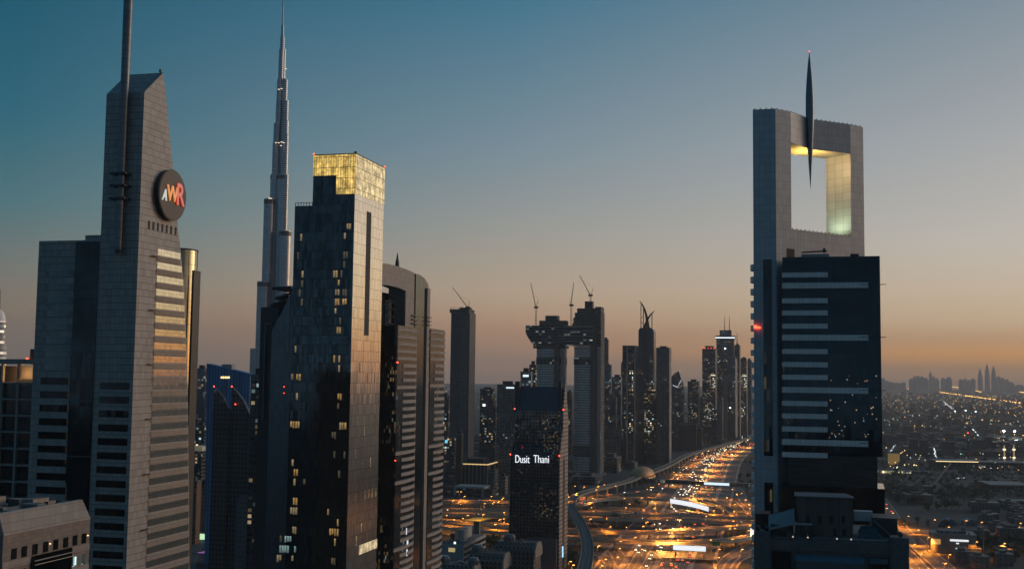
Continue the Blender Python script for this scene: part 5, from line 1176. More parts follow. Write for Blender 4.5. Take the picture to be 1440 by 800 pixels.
for a, b, c, top, Y, l, mt in [(696,712,716,641,1650,'striped car park block left of the gabled hotel',bm6),(688,697,702,662,1480,'small warmly lit house right of the lit-cornice office',bm6),(702,712,716,672,1450,'low lit house near the flyovers left of the gabled hotel',bm6),(805,838,848,672,1600,'low dark podium at the foot of the twin towers',bm1),(850,871,876,620,1950,'low block with bright windows right of the twin towers',bm6),(862,872,874,607,2000,'pale low block left of the golden-sided tower',bmw),(846,868,874,645,1800,'dark office podium with one lit window left of the golden-sided tower',bm5)]:
    tower(l, a, b, c, top, Y, mt, None, 'low_building', 'building')
# --- gap left of the slant-roofed tower
fr = Fr(352, 560, 900); t = fthing('wedge_tower', 'blue ribbed glass tower with a slanting top and a small lit sign', 'skyscraper', fr); Q = lambda a, b: fr.front(a, b)
rib = facade('blue_ribs', (.06,.22,.42), 2.6, 40, .5, 0, (.02,.04,.07), .5, .15, .25)
MB().exy([Q(287,800)[:1] + (0,), (Q(352,600)[0], 0), Q(352,526), Q(290.5,511)], 0, 9).build('wedge', rib, t)
box('roof_cabin', pale_concrete, t, Q(309,520)[0], Q(323,520)[0], 3, 8.5, Q(315,525)[1], Q(315,512)[1])
for i in range(5): x, z = Q(311 + i*2.6, 530.5); box('sign_light', warm_light, t, x, x + .9, -.4, -.1, z - .7, z + .7)
fr = Fr(365, 620, 790); t = fthing('twin_peak_tower', 'dark tower of small square windows with two sail-like pointed peaks', 'skyscraper', fr); Q = lambda a, b, y=0: fr.front(a, b, y)
sq = facade('small_square_windows', (.055,.06,.065), 2.6, 3.3, .1, .1, (.03,.03,.03), .5, .2, .15, (.02,.024,.028), (.25,.8,.2,.75), .08, .3, .07, (.75,.9,1), 1.6, cool=.5)
cp = lambda pts, y: [(*Q(a, b, y),) for a, b in pts]
pk = cp([(301,544),(308,551),(315,560),(323,578)], 0); xl = pk[0][0]
MB().exy([(xl,0),(pk[-1][0],0)] + pk[::-1], 0, 1.95).build('peak', sq, t); zq = Q(366,600)[1]; box('body', sq, t, xl + .5, Q(366,600)[0] - .3, 5.05, 26, 0, zq)
pk2 = cp([(326,544),(333,551),(342,563),(352,584),(366,596)], 2); 
MB().exy([(pk2[0][0],0),(pk2[-1][0],0)] + pk2[::-1], 2, 5).build('peak', sq, t)
MB().exy([(Q(333,700,-4)[0],0),(Q(366,700,-4)[0],0),Q(366,696,-4),Q(338,696,-4),Q(333,700,-4)], -4, 1.9).build('grey_annex', facade('annex_grid', (.13,.14,.145), 2.6, 3.3, .2, .2, (.07,.07,.07), .6, 0, .1, (.05,.055,.06), (.3,.75,.3,.75), .3, .3), t)
for a, b in ((301,544),(326,544),(331,569)): x, z = Q(a, b); box('beacon', red_light, t, x - .3, x + .3, -.4, .2, z, z + .8)
for px, py, h in ((318,540,10),(313,549,6)): x, z = Q(px, py, 6); MB().bar((x, 6, z - h), (x, 6, z + 3), .25, 5).build('mast', dark_metal, t)
tower('dark flat-topped tower between the blue wedge and the slant-roofed tower', 352, 366, 376, 530, 700, bm1)
tower('hazy grey distant tower left of the blue wedge tower', 274, 288, 290, 519, 1600, bm2)
tower('hazy lower tower beside the grey distant one', 284, 292, 293, 545, 1900, bm3)
tower('dark distant block at the foot of the hazy grey tower', 266, 279, 281, 590, 1350, bm1, None, 'office_block', 'building')
tower('dim tower low behind the blue wedge tower', 276, 289, 290, 600, 1250, bm5, None, 'office_block', 'building')
tower('orange-lit brick apartment house at the end of the side street', 264, 281, 284, 678, 1010, facade('brick_lit', (.24,.13,.07), 3, 3.4, .2, .2, (.1,.06,.04), .8, 0, .1, (.05,.04,.03), (.3,.7,.25,.75), .3, .2, .25, (1,.55,.15), 1.6), None, 'apartment_house', 'building')
t, fr, x0, y1, zt = tower('cream house with a green-lit entrance at the end of the side street', 282, 298, 299, 686, 1030, facade('cream_house', (.30,.27,.21), 3.2, 3.6, .1, .3, (.2,.18,.14), .8, 0, .1, (.06,.05,.04), (.3,.7,.25,.75), .3, .2, .3, (1,.75,.4), 1.2), None, 'house', 'house')
box('lit_entrance', glow('green_entrance', (.65,1,.6), .9), t, x0*.7, x0*.15, -.4, -.1, 1, 6)
t, fr, x0, y1, zt = tower('small white pavilion with lit shopfront at the foot of the twin-peaked tower', 299, 322, 324, 750, 960, plain('pavilion_wall', (.2,.18,.15), .7), None, 'pavilion', 'building', crown=0)
box('lit_shopfront', glow('shop_warm', (1,.72,.3), 1.0), t, x0*.9, x0*.1, -.3, -.05, 1, 4.5); box('flat_roof', pale_concrete, t, x0 - 1, 1, -1, y1, zt, zt + .5)
p = G(299, 776); t = thing('light_canopy', 'row of glowing violet light panels on the ground of the side street plaza', 'light installation', (p.x, p.y, 0), -R(AZ))
vio = glow('violet_panel', (.42,.12,.55), .55)
for i in range(4): box('violet_panel', vio, t, -9 + i*.8, 11 - i*.3, -9 + i*6.5, -5.2 + i*6.5, .3, .6)
box('plinth', dark_metal, t, -10, 12, -10, 18, 0, .25)
tag(ribbon(MB(), pxcurve([(262,800),(272,775),(282,752),(292,738),(300,728)], 0, 8), -6, 6, .03).build('side_street', road_far), kind='structure')
# pale slab bridge at the far end
fr = Fr(284, 634, 1150); t = fthing('sky_deck', 'thin pale lit roof slab glimpsed beside the sign tower', 'building', fr); xa = fr.front(264,630)[0]
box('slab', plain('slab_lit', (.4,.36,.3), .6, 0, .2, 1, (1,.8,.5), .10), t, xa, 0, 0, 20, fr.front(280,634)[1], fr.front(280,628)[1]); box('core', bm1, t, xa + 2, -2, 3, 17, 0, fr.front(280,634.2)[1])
# ================================================================== LOW BUILDINGS bottom centre
fr = Fr(652, 766, 880); t = fthing('white_office', 'white low office building with ribbon windows and a green-lit base strip', 'building', fr); S = lambda a, b: fr.side(a, b); Q = lambda a, b, y=0: fr.front(a, b, y)
wo = plain('white_render', (.42,.42,.41), .7, 0, .3, .3); zt = Q(652,766)[1]; xa = Q(618,760)[0]; y1 = S(683,752)[0]
box('walls', wo, t, xa, 0, 0, y1, 0, zt)
for i in range(4): z = zt - 3.2 - i*4.2; box('ribbon_window', black_glass, t, .02, .1, 1, y1 - .5, z - 1.3, z + .9)
box('lit_base', glow('green_strip', (.75,1,.6), .9), t, .1, .3, 1, y1 - 1, .8, 2.2)
box('roof', roof_mat, t, xa + .6, -.6, .6, y1 - .6, zt + .01, zt + .1)
box('stair_tower', wo, t, -8, -4.5, y1*.25, y1*.4, zt + .11, zt + 9); box('stair_tower', wo, t, -12, -8.2, y1*.6, y1*.8, zt + .11, zt + 8); box('plant_screen', roof_mat, t, xa + 2, -14, y1*.35, y1*.85, zt + .11, zt + 5)
for i in range(9): x_, y_ = rb.uniform(xa + 3, -16), rb.uniform(1.5, y1*.3); box('roof_unit', steel, t, x_, x_ + rb.uniform(1,2.6), y_, y_ + rb.uniform(1,2), zt + .11, zt + rb.uniform(.8,2))
box('lit_panel', glow('warm_panel', (1,.75,.3), .4), t, xa*.62, xa*.35, -.2, -.02, zt - 5.5, zt - 2.5); box('green_lamp', glow('green_lamp_glow', (.6,1,.75), 2.5), t, xa*.45, xa*.38, 3, 3.6, zt + .2, zt + 1.6)
fr = Fr(745, 772, 790); t = fthing('brown_complex', 'brown stepped office complex with chamfered gable ends and glazed rooftop monitors', 'building', fr); S = lambda a, b, x=0: fr.side(a, b, x); Q = lambda a, b, y=0: fr.front(a, b, y)
bs = facade('complex_stone', (.16,.135,.115), 3.0, 3.2, .12, .5, (.07,.06,.055), .8, 0, .12, (.03,.03,.03), (.3,.75,.2,.7), .2, .3, .02); be = facade('gable_stone', (.30,.25,.21), 2.2, 2.2, .1, .1, (.13,.11,.09), .8, 0, .08); mon = facade('monitor_glass', (.16,.17,.18), 1.6, 1.6, .15, .15, (.09,.09,.09), .3, .4, .1)
def hall(x0, x1, ya, yb, z, parent):
    ch = (yb - ya) * .22
    MB().exx([(ya,0),(yb,0),(yb,z-ch),(yb-ch,z),(ya+ch,z),(ya,z-ch)], x0, x1).build('hall', bs, parent)
    MB().exx([(ya,z-ch-5),(yb,z-ch-5),(yb,z-ch),(yb-ch,z),(ya+ch,z),(ya,z-ch)], x1 + .02, x1 + 1.2).build('gable_end', be, parent)
def monitor(x, y, z, r, parent):
    m_ = MB().loft([[(x + r*q*math.cos(i*math.pi/4 + .39), y + r*q*math.sin(i*math.pi/4 + .39), z + h) for i in range(8)] for q, h in ((1,0),(1,2.6),(.7,4.6))]).build('roof_monitor', mon, parent)
za = Q(745,768)[1]
xm = Q(690,768)[0]
hall(xm, 0, 12, 34, za, t); hall(xm - 12, -16, -14, 8, za - 4.5, t); hall(xm - 24, -30, -40, -18, za - 9, t)
for i in range(22):
    k_ = i % 3; x_ = rb.uniform(xm + 4 - 12*k_, -8 - 14*k_); y_ = (16, -10, -36)[k_] + rb.uniform(2, 12); z_0 = za - 4.5*k_; box('roof_unit', steel, t, x_, x_ + rb.uniform(.8,2.5), y_, y_ + rb.uniform(.8,2), z_0, z_0 + rb.uniform(.6,1.8))
monitor(-20, 22, za, 4.2, t); monitor(-36, -3, za - 4.5, 4.2, t); monitor(-52, -29, za - 9, 4.2, t); monitor(-31, -30, za - 9, 3.6, t)
fr = Fr(676, 735, 1010); t = fthing('canopy', 'yellow-lit flat canopy on one pillar between the ramps left of the hotel', 'canopy', fr); Q = lambda a, b, y=0: fr.front(a, b, y)
a, b = Q(651,733)[0], Q(686,727)[0]; zc = Q(668,731)[1]
MB().hexa([(a,-3,zc-.5),(b-6,-3,zc-.5),(b,12,zc+.3),(a+8,12,zc+.3)], [(a,-3,zc),(b-6,-3,zc),(b,12,zc+.8),(a+8,12,zc+.8)]).build('canopy_roof', plain('canopy_yellow', (.62,.40,.06), .6, 0, .3, .3), t)
box('pillar', concrete, t, (a+b)/2 - 2, (a+b)/2 + 3, 2, 6, 0, zc - .6)
lamp('canopy_light', (0, -6, zc + 9), 9000, (1,.6,.2), t, .5)
# ================================================================== THE PLAIN on the right
fr = Fr(1311, 770, 1010); t = fthing('showroom', 'low curved-corner showroom with a long white lit sign and orange-lit front', 'building', fr); P_ = lambda a, b, y=0: fr.front(a, b, y)
zt = P_(1340, 751)[1]; xr = P_(1374, 770)[0]
poly = [(0, 0)] + [(-7 + 7*math.cos(a) * 1.0 - 0, 9 - 9*math.sin(a)) for a in ()] 
rnd_ = [(7 - 7*math.cos(a*math.pi/16), 7 - 7*math.sin(a*math.pi/16)) for a in range(9)]
MB().prism(rnd_ + [(xr, 0), (xr, 26), (0, 26)], 0, zt).build('walls', plain('showroom_wall', (.24,.22,.20), .7, 0, .3, .2), t)
for i in range(10): x_, y_ = rb.uniform(3, xr - 6), rb.uniform(1.5, 5); box('roof_unit', steel, t, x_, x_ + rb.uniform(1,2.4), y_, y_ + 1.4, zt, zt + rb.uniform(.7,1.6))
box('roof_plant', roof_mat, t, 6, xr - 8, 6, 22, zt, zt + 2); box('chimney', concrete, t, xr*.68, xr*.78, 8, 12, zt + 2.01, zt + 6)
sx0, sx1 = P_(1336,760)[0], P_(1362,760)[0]; z = P_(1349, 759.5)[1]; box('lit_sign', led, t, sx0, sx1, -.4, -.1, z - .8, z + .8); z = P_(1346,763.5)[1]; box('lit_sign', led, t, P_(1344.5,763)[0], P_(1348.5,763)[0], -.4, -.1, z - .5, z + .5)
sg_ = glow('green_window', (.65,1,.75), .55)
for a, b in ((1344,1354),(1359.5,1372)): box('lit_window_or_glint', sg_, t, P_(a,771)[0], P_(b,771)[0], -.2, -.05, P_(a,773.5)[1], P_(a,769.5)[1])
owl = glow('orange_glass', (1,.45,.08), .5)
MB().prism([(x - .1*(7-x)/7, y - .1) for x, y in rnd_] + [(x + .2*(7-x)/7, y + .15) for x, y in rnd_[::-1]], zt - 9, zt - 4.5).build('curved_glass', owl, t)
def site(label, pxa, pxb, top, Y, mat, name='low_building', dep=20, lightline=None, cat='building', group=None):
    fr = Fr(pxb, top, Y, 6); t = fthing(name, label, cat, fr, group); xa = fr.front(pxa, top)[0]; zt = max(4, fr.front(pxb, top)[1])
    box('walls', mat, t, xa, 0, 0, dep, 0, zt); box('parapet', concrete, t, xa - .2, .2, -.2, dep, zt, zt + .7)
    if lightline: box('lit_edge', lightline, t, xa, 0, -.35, -.1, zt - .9, zt + .2)
    return t, fr, xa, zt
gl_ = glow('golden_line', (1,.72,.32), 1.6); yw = glow('yellow_white', (1,.85,.5), 3.0)
sitem = facade('site_frame', (.035,.033,.032), 9, 4.5, .6, .6, (.16,.13,.10), .85, 0, .3, (.015,.015,.015), (.1,.95,.15,.95), .5, 0, .10, (1,.7,.3), 1.6)
site('long dark construction block with a golden line of light along its roof', 1316, 1376, 649, 1960, sitem, dep=50, lightline=gl_)
t, fr, xa, zt = site('frame building with scattered golden work lights right of the gold-lined block', 1378, 1446, 651, 1980, facade('lit_frame', (.05,.045,.04), 8, 5, .8, .6, (.3,.24,.16), .85, 0, .3, (.02,.02,.02), (.1,.95,.15,.95), .5, 0, .28, (1,.62,.2), 1.6), dep=40)
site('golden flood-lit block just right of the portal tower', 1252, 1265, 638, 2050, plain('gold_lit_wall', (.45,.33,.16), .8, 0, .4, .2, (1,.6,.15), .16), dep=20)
t, fr, xa, zt = site('row of yellow-green lit entrances along a street right of the portal tower', 1236, 1308, 664, 1850, facade('lit_row', (.05,.05,.045), 4.2, 5, 1.0, .8, (.03,.03,.03), .8, 0, .3, (.05,.05,.04), (.2,.95,.1,.95), .5, 0, .9, (.95,.85,.45), 1.0), dep=12)
for px in (1274, 1275.5): x, z = fr.front(px, 671, -3); box('flood_light', bpy.data.materials['flood_white'], t, x - 1.6, x + 1.6, -3, -2, z - 1, z + 1)
site('big dark steel frame hall at the right edge of the picture', 1393, 1452, 683, 1560, facade('hall_frame', (.03,.03,.032), 12, 8, .7, .7, (.11,.11,.11), .8, .1, .3), dep=60)
site('pale villa with a lit garden at the right edge of the picture', 1409, 1450, 705, 1380, bm6, 'villa', 18, None, 'house')
for a, b, top, l in ((1330,1345,733,'first blue-roofed shed in the dark lots'),(1359,1374,732,'second blue-roofed shed, beside a tall lamp')):
    fr = Fr(b, top, 1200, 6); t = fthing('shed', l, 'shed', fr, None); xa = fr.front(a, top)[0]
    MB().exy([(xa,0),(0,0),(0,4),(xa/2,7),(xa,4)], 0, 16).build('walls', plain('blue_shed', (.08,.17,.24), .5, .2, .4, .2) if a == 1330 else bpy.data.materials['blue_shed'], t)
for px, l in ((1412.5,'left of two lit minarets'),(1426,'right of two lit minarets')):
    p = at(px, 641, 2150); t = thing('minaret', l + ' above the frame building', 'minaret', (p.x, p.y, 0)); zt = at(px, 627, 2150).z
    ml = plain('minaret_lit', (.5,.42,.3), .8, 0, .2, .2, (1,.7,.35), .28) if px == 1412.5 else bpy.data.materials['minaret_lit']
    MB().cyl(0, 0, 1.6, 0, zt - 7, 10, 1.3).build('shaft', ml, t); MB().cyl(0, 0, 2.8, zt - 7, zt - 5.5, 10).build('balcony', yw, t); MB().cyl(0, 0, 1.2, zt - 5.5, zt - 1, 10).build('lantern', ml, t); MB().cyl(0, 0, 1.4, zt - 1, zt + 3, 10, .1).build('cap', ml, t); MB().cyl(0, 0, 2.4, zt - 22, zt - 20.5, 10).build('balcony', yw, t)
p0 = G(1311, 686); p1 = at(1337, 651, p0.y + 60)
t = thing('crawler_crane', 'long lattice crane boom slanting up before the gold-lined block', 'crane', (p0.x, p0.y, 0)); d = p1 - p0; mb = MB(); ofs = [Vector((0,1.4,1.4)), Vector((0,-1.4,1.4)), Vector((0,0,-1.4))]
for o in ofs: mb.bar(Vector((0,0,2)) + o, d + o*.4, .5, 4)
for i in range(12):
    for a in range(3): mb.bar(Vector((0,0,2))*(1-i/12) + d*(i/12) + ofs[a], Vector((0,0,2))*(1-(i+1)/12) + d*((i+1)/12) + ofs[(a+1)%3]*.8, .3, 4)
mb.build('boom', plain('boom_grey', (.24,.22,.2), .6), t); box('cab', dark_metal, t, -5, 4, -3, 3, 0, 4.5)
p = G(1361.8, 650); t = thing('lattice_mast', 'thin dark radio mast standing on the plain', 'mast', (p.x, p.y, 0)); h = at(1361.8, 609, p.y).z
MB().bar((0,0,0), (0,0,h), 1.6, 4, .7).build('mast_shaft', dark_metal, t); box('mast_beacon', red_light, t, -.8, .8, -.8, .8, h, h + 1.4)
p = G(1383.5, 784); t = thing('flag_pole', 'tall thin bare pole beside the showroom', 'pole', (p.x, p.y, 0)); MB().bar((0,0,0), (0,0,at(1384.5,736,p.y).z), .35, 6, .18).build('pole_shaft', steel, t)
for i, (px, py) in enumerate([(1411.5,605.5),(1427,606),(1343,578),(1358,577),(1372,578.5)]):
    p = at(px, py, 2900 if py > 600 else 4600); t = thing('floodlight_mast', 'bright white sports ground floodlight mast on the plain' if i > 1 else ('left' if i == 0 else 'right') + ' of two nearest sports floodlights on the plain', 'floodlight', (p.x, p.y, 0), 0, 'far sports floodlights' if i > 1 else None)
    MB().bar((0,0,0),(0,0,p.z),.4,5).build('pole', steel, t); s = 2.4 if i < 2 else 3; box('lamp_bank', bpy.data.materials['flood_white'], t, -s, s, -.6, .6, p.z - s*.6, p.z + s*.6)
    if i < 2: lamp('flood', (p.x, p.y - 6, p.z), 60000, (.85,1,.9), None, 1)
# ------------------------------------------------------------------ trees
rt = random.Random(8)
leafm = plain('leaf', (.035,.05,.028), .7, 0, .8, .5); barkm = plain('bark', (.09,.07,.05), .9)
def crown_mesh(mb, rad, hgt, zc, n, s):
    cl = [(Vector((rt.gauss(0,.42)*rad, rt.gauss(0,.42)*rad, zc + rt.gauss(0,.36)*hgt)), rt.uniform(.25,.5)*rad) for _ in range(12)]
    for _ in range(n):
        c, r = rt.choice(cl); v = Vector((rt.gauss(0,1), rt.gauss(0,1), rt.gauss(0,1))).normalized() * r * rt.random()**.4; p = c + v
        a = Vector((rt.gauss(0,1), rt.gauss(0,1), rt.gauss(0,1))).normalized() * s * rt.uniform(.6,1.3); b = a.orthogonal().normalized() * a.length * .7
        mb.add([p-a-b*.3, p+b, p+a-b*.3, p-b], [(0,1,2,3)])
def tree_proto(rad, hgt):
    t = thing('tree', 'tree', 'tree'); mb = MB(); mb.bar((0,0,0), (.1,0,hgt*.5), .28, 6, .18)
    for a in range(4): mb.bar((.05,0,hgt*.4), (rad*.5*math.cos(a*1.6+.3), rad*.5*math.sin(a*1.6+.3), hgt*.72), .14, 5, .05)
    mb.build('trunk', barkm, t); mb = MB(); crown_mesh(mb, rad, hgt*.3, hgt*.68, 420, .55); mb.build('crown', leafm, t); return t
def palm_proto():
    t = thing('palm_tree', 'palm', 'palm tree'); mb = MB(); mb.bar((0,0,0),(.3,0,8),.28,7,.2); mb.build('trunk', barkm, t); mb = MB()
    for k in range(16):
        a = k*2.4; el = .7 - .09*k; L = 3.2; pr = Vector((.3,0,8)); wv = Vector((-math.sin(a), math.cos(a), 0))
        for j in range(5):
            q = j/5; d = Vector((math.cos(a)*math.cos(el - q*1.5), math.sin(a)*math.cos(el - q*1.5), math.sin(el - q*1.5))); nx = pr + d*L/5; ww = .45*(1 - q*.7)
            mb.add([pr - wv*ww, pr + wv*ww, nx + wv*ww*.8, nx - wv*ww*.8], [(0,1,2,3)]); pr = nx
    mb.build('crown', leafm, t); return t
tps = [tree_proto(4.2, 8.5), tree_proto(5.5, 10), tree_proto(3.2, 6.5)]; pps = [palm_proto()]; tused = set()
def put_tree(p, label, group, protos_=tps, sc=1.0):
    k = rt.randrange(len(protos_)); key = (id(protos_), k)
    t = copy_tree(protos_[k]) if key in tused else protos_[k]; tused.add(key)
    s = sc * rt.uniform(.75, 1.3); t.location = (p.x, p.y, 0); t.scale = (s, s, s*rt.uniform(.85,1.15)); t.rotation_euler = (0,0,rt.uniform(0,6.28)); t['label'] = label; t['group'] = group
def trees_px(quads, n, label, group, protos_=tps, sc=1.0):
    for i in range(n):
        x0, y0, x1, y1 = rt.choice(quads); put_tree(G(rt.uniform(x0,x1), rt.uniform(y0,y1)), label, group, protos_, sc)
trees_px([(832,733,868,741),(878,734,915,741)], 30, 'dark bushy tree in the hedge strips between parallel and yellow-lit flyovers', 'trees between the flyovers', tps, .8)
trees_px([(786,778,806,797)], 14, 'dark tree in the clump at the foot of the gabled hotel, beside the viaduct', 'trees at the foot of the hotel')
trees_px([(835,704,905,712)], 16, 'tree on the dark lawn inside the arching ramp', 'trees inside the arching ramp', tps, .7)
trees_px([(624,778,650,797),(684,765,700,775)], 14, 'dark tree beside the white low office building', 'trees by the white office')
trees_px([(925,640,950,655),(800,690,812,702)], 16, 'dark tree below the grey gridded tower beside the viaduct', 'trees under the viaduct towers')
trees_px([(1036,668,1058,690),(1045,650,1060,665)], 18, 'tree on the dark verge right of the highway, beside the portal tower', 'trees on the verge by the portal tower', tps, .8)
trees_px([(268,738,272,770),(284,735,292,745)], 10, 'palm tree along the side street left of the violet panels', 'palms along the side street', pps, 1.1)
trees_px([(1393,765,1440,790)], 26, 'dark tree in the grove behind the wall at the lower right edge', 'trees in the lower right grove', tps, 1.1)
trees_px([(1255,735,1300,742),(1300,738,1330,744)], 18, 'shrubby tree on the bank above the diagonal road', 'trees above the diagonal road', tps, .6)
trees_px([(1300,690,1390,722),(1250,690,1300,712)], 60, 'tree in the dark park strip below the construction blocks', 'trees in the park strip', tps, 1.2)
trees_px([(1374,771,1386,783)], 6, 'tree right beside the showroom with the white sign', 'trees beside the showroom')
# ------------------------------------------------------------------ low houses on the plain
hproto = []
hm = [facade('villa_wall_%d' % i, c, 4, 3.4, .1, .2, tuple(v*.7 for v in c), .85, 0, .08, (.05,.05,.055), (.35,.65,.3,.7), .3, .2, .10, (1,.75,.42), 1.8) for i, c in enumerate([(.16,.145,.13), (.11,.105,.10), (.20,.17,.15)])]
def house_proto(w, d, h, mt):
    t = thing('house', 'house', 'house'); box('walls', mt, t, -w/2, w/2, -d/2, d/2, 0, h); box('parapet', mt, t, -w/2 - .2, w/2 + .2, -d/2 - .2, d/2 + .2, h, h + .5)
    box('roof_room', mt, t, -w*.3, w*.1, -d*.2, d*.3, h + .5, h + 3); box('porch', concrete, t, -w*.2, w*.2, -d/2 - 2.5, -d/2 - .21, 2.8, 3.1); return t
hproto = [house_proto(16,13,7.5,hm[0]), house_proto(22,12,6.5,hm[1]), house_proto(13,13,9,hm[2]), house_proto(30,15,11,hm[0])]; hused = set()
def put_house(p, label, group):
    k = rt.randrange(4); t = copy_tree(hproto[k]) if k in hused else hproto[k]; hused.add(k)
    t.location = (p.x, p.y, 0); t.rotation_euler = (0,0,R(rt.choice((-14,-10,-14,76,20)) + rt.uniform(-3,3))); t['label'] = label; t['group'] = group
spots = []
def houses_px(quad, n, label, group, gap=26):
    k = tr = 0
    while k < n and tr < 4000:
        tr += 1; p = G(rt.uniform(quad[0], quad[2]), rt.uniform(quad[1], quad[3]))
        if any((p - q).length < gap for q in spots): continue
        spots.append(p); put_house(p, label, group); k += 1
houses_px((1236,600,1446,640), 110, 'flat-roofed low house on the dark plain just beyond the golden-lit construction blocks', 'houses beyond the construction blocks')
houses_px((1380,715,1446,760), 14, 'flat-roofed low house in the dark lots at the right edge', 'houses in the lots at the right edge')
houses_px((1236,688,1300,708), 8, 'low flat building right beside the portal tower, before the lit entrances', 'low buildings by the portal tower')
houses_px((622,600,716,650), 36, 'low building in the streets between the distant centre-left towers', 'low buildings between the centre-left towers')
houses_px((800,610,890,660), 24, 'low building among the streets behind the twin towers', 'low buildings behind the twin towers')
houses_px((940,606,1050,628), 40, 'low roadside building under the distant highway towers', 'low buildings under the highway towers')
houses_px((264,600,296,720), 16, 'low building down the side street left of the twin-peaked tower', 'low buildings in the side street')
houses_px((1350,780,1440,798), 5, 'low walled shed in the bottom right corner lots', 'sheds in the bottom right corner', 20)
# farther houses, groves and lights: too many to count
def patch(p, w, d, h, mb, az): 
    c, s = math.cos(az), math.sin(az); q = [(p.x + c*a - s*b, p.y + s*a + c*b) for a, b in ((-w,-d),(w,-d),(w,d),(-w,d))]; mb.prism(q, 0, h)
mb = MB(); mbt = MB()
for i in range(2600):
    px = rt.uniform(1230, 1460) if rt.random() < .55 else rt.uniform(-60, 1500); Y = 2300 + 11000 * rt.random()**1.8
    p = at(px, 540, Y)
    if abs(px - 980) < 120 and Y < 3300: continue
    if px < 600 and Y < 2600: continue
    patch(p, rt.uniform(5,14), rt.uniform(5,14), rt.uniform(4,12) if rt.random() < .93 else rt.uniform(14,34), mb, rt.choice((-.25,1.32,.1)))
tag(mb.build('distant_houses', [hm[1]]), 'low distant houses spreading over the hazy plain to the horizon', 'houses', None, 'stuff')
for i in range(2600):
    px = rt.uniform(1230, 1460) if rt.random() < .6 else rt.uniform(-60, 1500); Y = 1500 + 9000 * rt.random()**1.7
    p = at(px, 540, Y); 
    if px < 1230 and Y < 3400: continue
    if any((p.xy - q.xy).length < 16 for q in spots): continue
    r = rt.uniform(3,7)
    for j in range(9):
        c = p.xy + Vector((rt.gauss(0,.5)*r, rt.gauss(0,.5)*r)); z = rt.uniform(2, r*1.2); a = Vector((rt.gauss(0,1), rt.gauss(0,1), rt.gauss(0,.6))).normalized()*r*.55; b = a.orthogonal().normalized()*r*.45
        v = Vector((c.x, c.y, z)); mbt.add([v-a, v+b, v+a, v-b], [(0,1,2,3)])
tag(mbt.build('distant_trees', leafm), 'dark trees scattered in dense groves over the hazy plain', 'trees', None, 'stuff')
lmats = [glow('far_sodium', (1,.5,.12), 5), glow('far_white', (.85,.95,1), 1.8), glow('far_warm', (1,.72,.35), 4), glow('far_green', (.5,1,.7), 3)]
mb = MB()
def dot(p, s):
    mb.cur = rt.choice((0,0,0,0,2,2,1,1,3)) if s is None else s[1]; r = (.5 + .5*rt.random()) * (p.y/2300)**.6 * (.6 if s is None else s[0]); z = p.z
    mb.box(p.x-r, p.x+r, p.y-r, p.y+r, z-r, z+r)
for i in range(1000):
    px = rt.uniform(1238, 1450) if rt.random() < .6 else rt.uniform(0, 1440); Y = 1900 + 10500 * rt.random()**1.5
    if px < 1238 and (Y < 2300 or (abs(px-980) < 110 and Y < 3000)): continue
    p = at(px, 540, Y); p.z = rt.uniform(3, 11); dot(p, None)
def string(pts, step, s):
    c = smooth([G(x, y, 10) for x, y in pts], step * 1.7)
    for p in c: p.z = 10; p.x += rt.uniform(-.3,.3)*step; dot(p, (s[0]*.7, s[1]))
for pts, st, s in [([(1242,547.5),(1262,547),(1290,546)], 60, (1.6,0)), ([(1322,551),(1335,553),(1350,555)], 50, (1.7,0)), ([(1357,556),(1395,561),(1445,567.5)], 34, (1.7,0)), ([(1405,546.5),(1425,549),(1445,553)], 50, (1.8,0)), ([(1338,543.5),(1352,545.5)], 60, (1.6,0)), ([(1366,548),(1380,551)], 50, (1.8,0)), ([(1318,552),(1348,554)], 60, (1.6,0)),
                   ([(1243,590.5),(1262,590)], 14, (.8,3)), ([(1276,602),(1299,601.5)], 14, (.8,2)), ([(1358,594.5),(1382,595)], 8, (.9,2)), ([(1382,590),(1404,591.5)], 8, (.9,2)), ([(1414,595.5),(1432,595.5)], 8, (.9,2)), ([(1367,602),(1376,612)], 5, (.8,1)), ([(1314,629),(1315,641)], 5, (.7,1)), ([(1253,634),(1258,626)], 6, (.7,1)), ([(1327,565),(1340,575)], 16, (.7,1)),
                   ([(1345,672),(1356,671.5)], 3, (.7,1)), ([(1238,608),(1440,612)], 90, (.9,0)), ([(1238,583),(1440,586)], 100, (.9,0))]: string(pts, st, s)
for i in range(110):                                           # lit streets between the towers
    x0_, y0_, x1_, y1_ = rt.choice([(622,570,716,690),(800,600,895,665),(930,600,1055,632),(264,600,298,735),(690,640,716,690)])
    p = G(rt.uniform(x0_,x1_), rt.uniform(y0_,y1_)); p.z = rt.uniform(3,14); dot(p, None)
tag(mb.build('distant_lights', lmats), 'tiny street and house lights twinkling over the plain', 'lights', None, 'stuff')
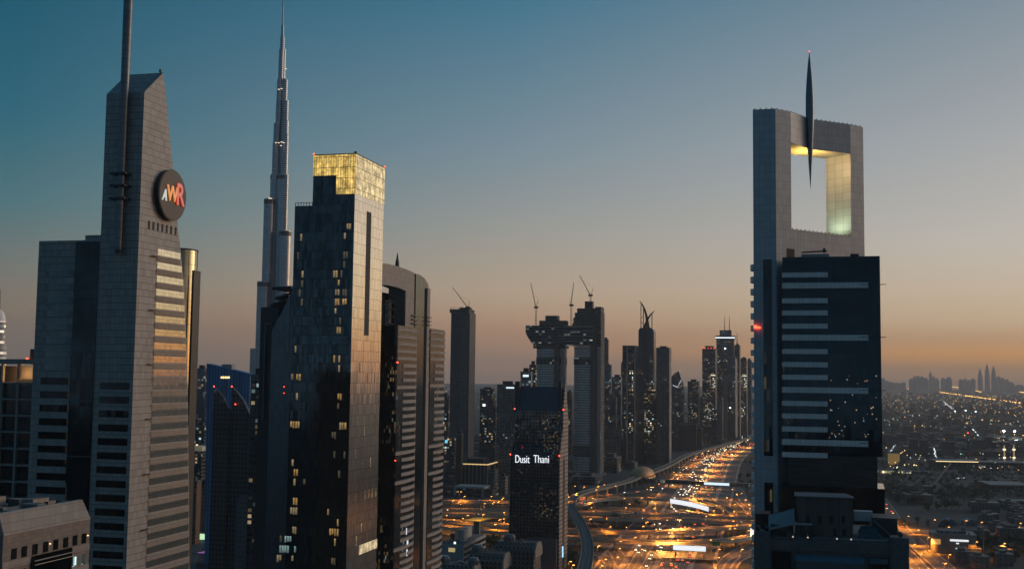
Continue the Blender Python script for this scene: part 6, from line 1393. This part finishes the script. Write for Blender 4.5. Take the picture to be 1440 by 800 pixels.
# ------------------------------------------------------------------ far skyline in the haze
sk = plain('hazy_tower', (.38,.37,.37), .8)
FAR = 17000
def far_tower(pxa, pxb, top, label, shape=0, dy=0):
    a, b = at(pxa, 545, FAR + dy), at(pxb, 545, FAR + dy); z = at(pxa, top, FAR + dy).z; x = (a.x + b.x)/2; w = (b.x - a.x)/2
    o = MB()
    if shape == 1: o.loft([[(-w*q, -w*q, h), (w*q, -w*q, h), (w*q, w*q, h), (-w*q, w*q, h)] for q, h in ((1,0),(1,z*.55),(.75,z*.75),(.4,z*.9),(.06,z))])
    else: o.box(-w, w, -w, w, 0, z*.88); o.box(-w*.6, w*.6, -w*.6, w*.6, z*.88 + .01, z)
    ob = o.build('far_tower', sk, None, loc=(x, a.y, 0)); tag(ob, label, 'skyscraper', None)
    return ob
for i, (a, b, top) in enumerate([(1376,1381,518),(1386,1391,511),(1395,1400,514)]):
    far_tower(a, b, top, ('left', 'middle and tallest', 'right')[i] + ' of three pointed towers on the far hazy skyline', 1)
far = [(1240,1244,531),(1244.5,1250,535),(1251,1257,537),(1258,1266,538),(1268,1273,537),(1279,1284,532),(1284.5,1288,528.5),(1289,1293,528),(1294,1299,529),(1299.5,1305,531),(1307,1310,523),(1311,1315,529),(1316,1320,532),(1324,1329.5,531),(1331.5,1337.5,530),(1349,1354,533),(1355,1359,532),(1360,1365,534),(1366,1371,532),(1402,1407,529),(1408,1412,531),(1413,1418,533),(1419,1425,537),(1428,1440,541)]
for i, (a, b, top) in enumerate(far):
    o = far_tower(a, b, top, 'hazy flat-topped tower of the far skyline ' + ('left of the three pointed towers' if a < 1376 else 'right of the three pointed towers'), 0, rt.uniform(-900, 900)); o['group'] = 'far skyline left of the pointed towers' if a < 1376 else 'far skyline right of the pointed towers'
# ------------------------------------------------------------------ the air
T = NT('haze_air'); T.n.remove(T.b); pv = T.n.new('ShaderNodeVolumePrincipled'); T.t.links.new(pv.outputs[0], T.out.inputs['Volume'])
pv.inputs['Color'].default_value = (.80,.76,.74,1); pv.inputs['Density'].default_value = 6.2e-5; pv.inputs['Anisotropy'].default_value = .25
hz = MB().box(-GX - 50, GX + 50, GY0 - 50, GY1 + 50, -1.0, 900).build('haze', T.m); tag(hz, 'thin warm evening haze over the city', 'haze', None, 'stuff')
# remove any prototype that found no place
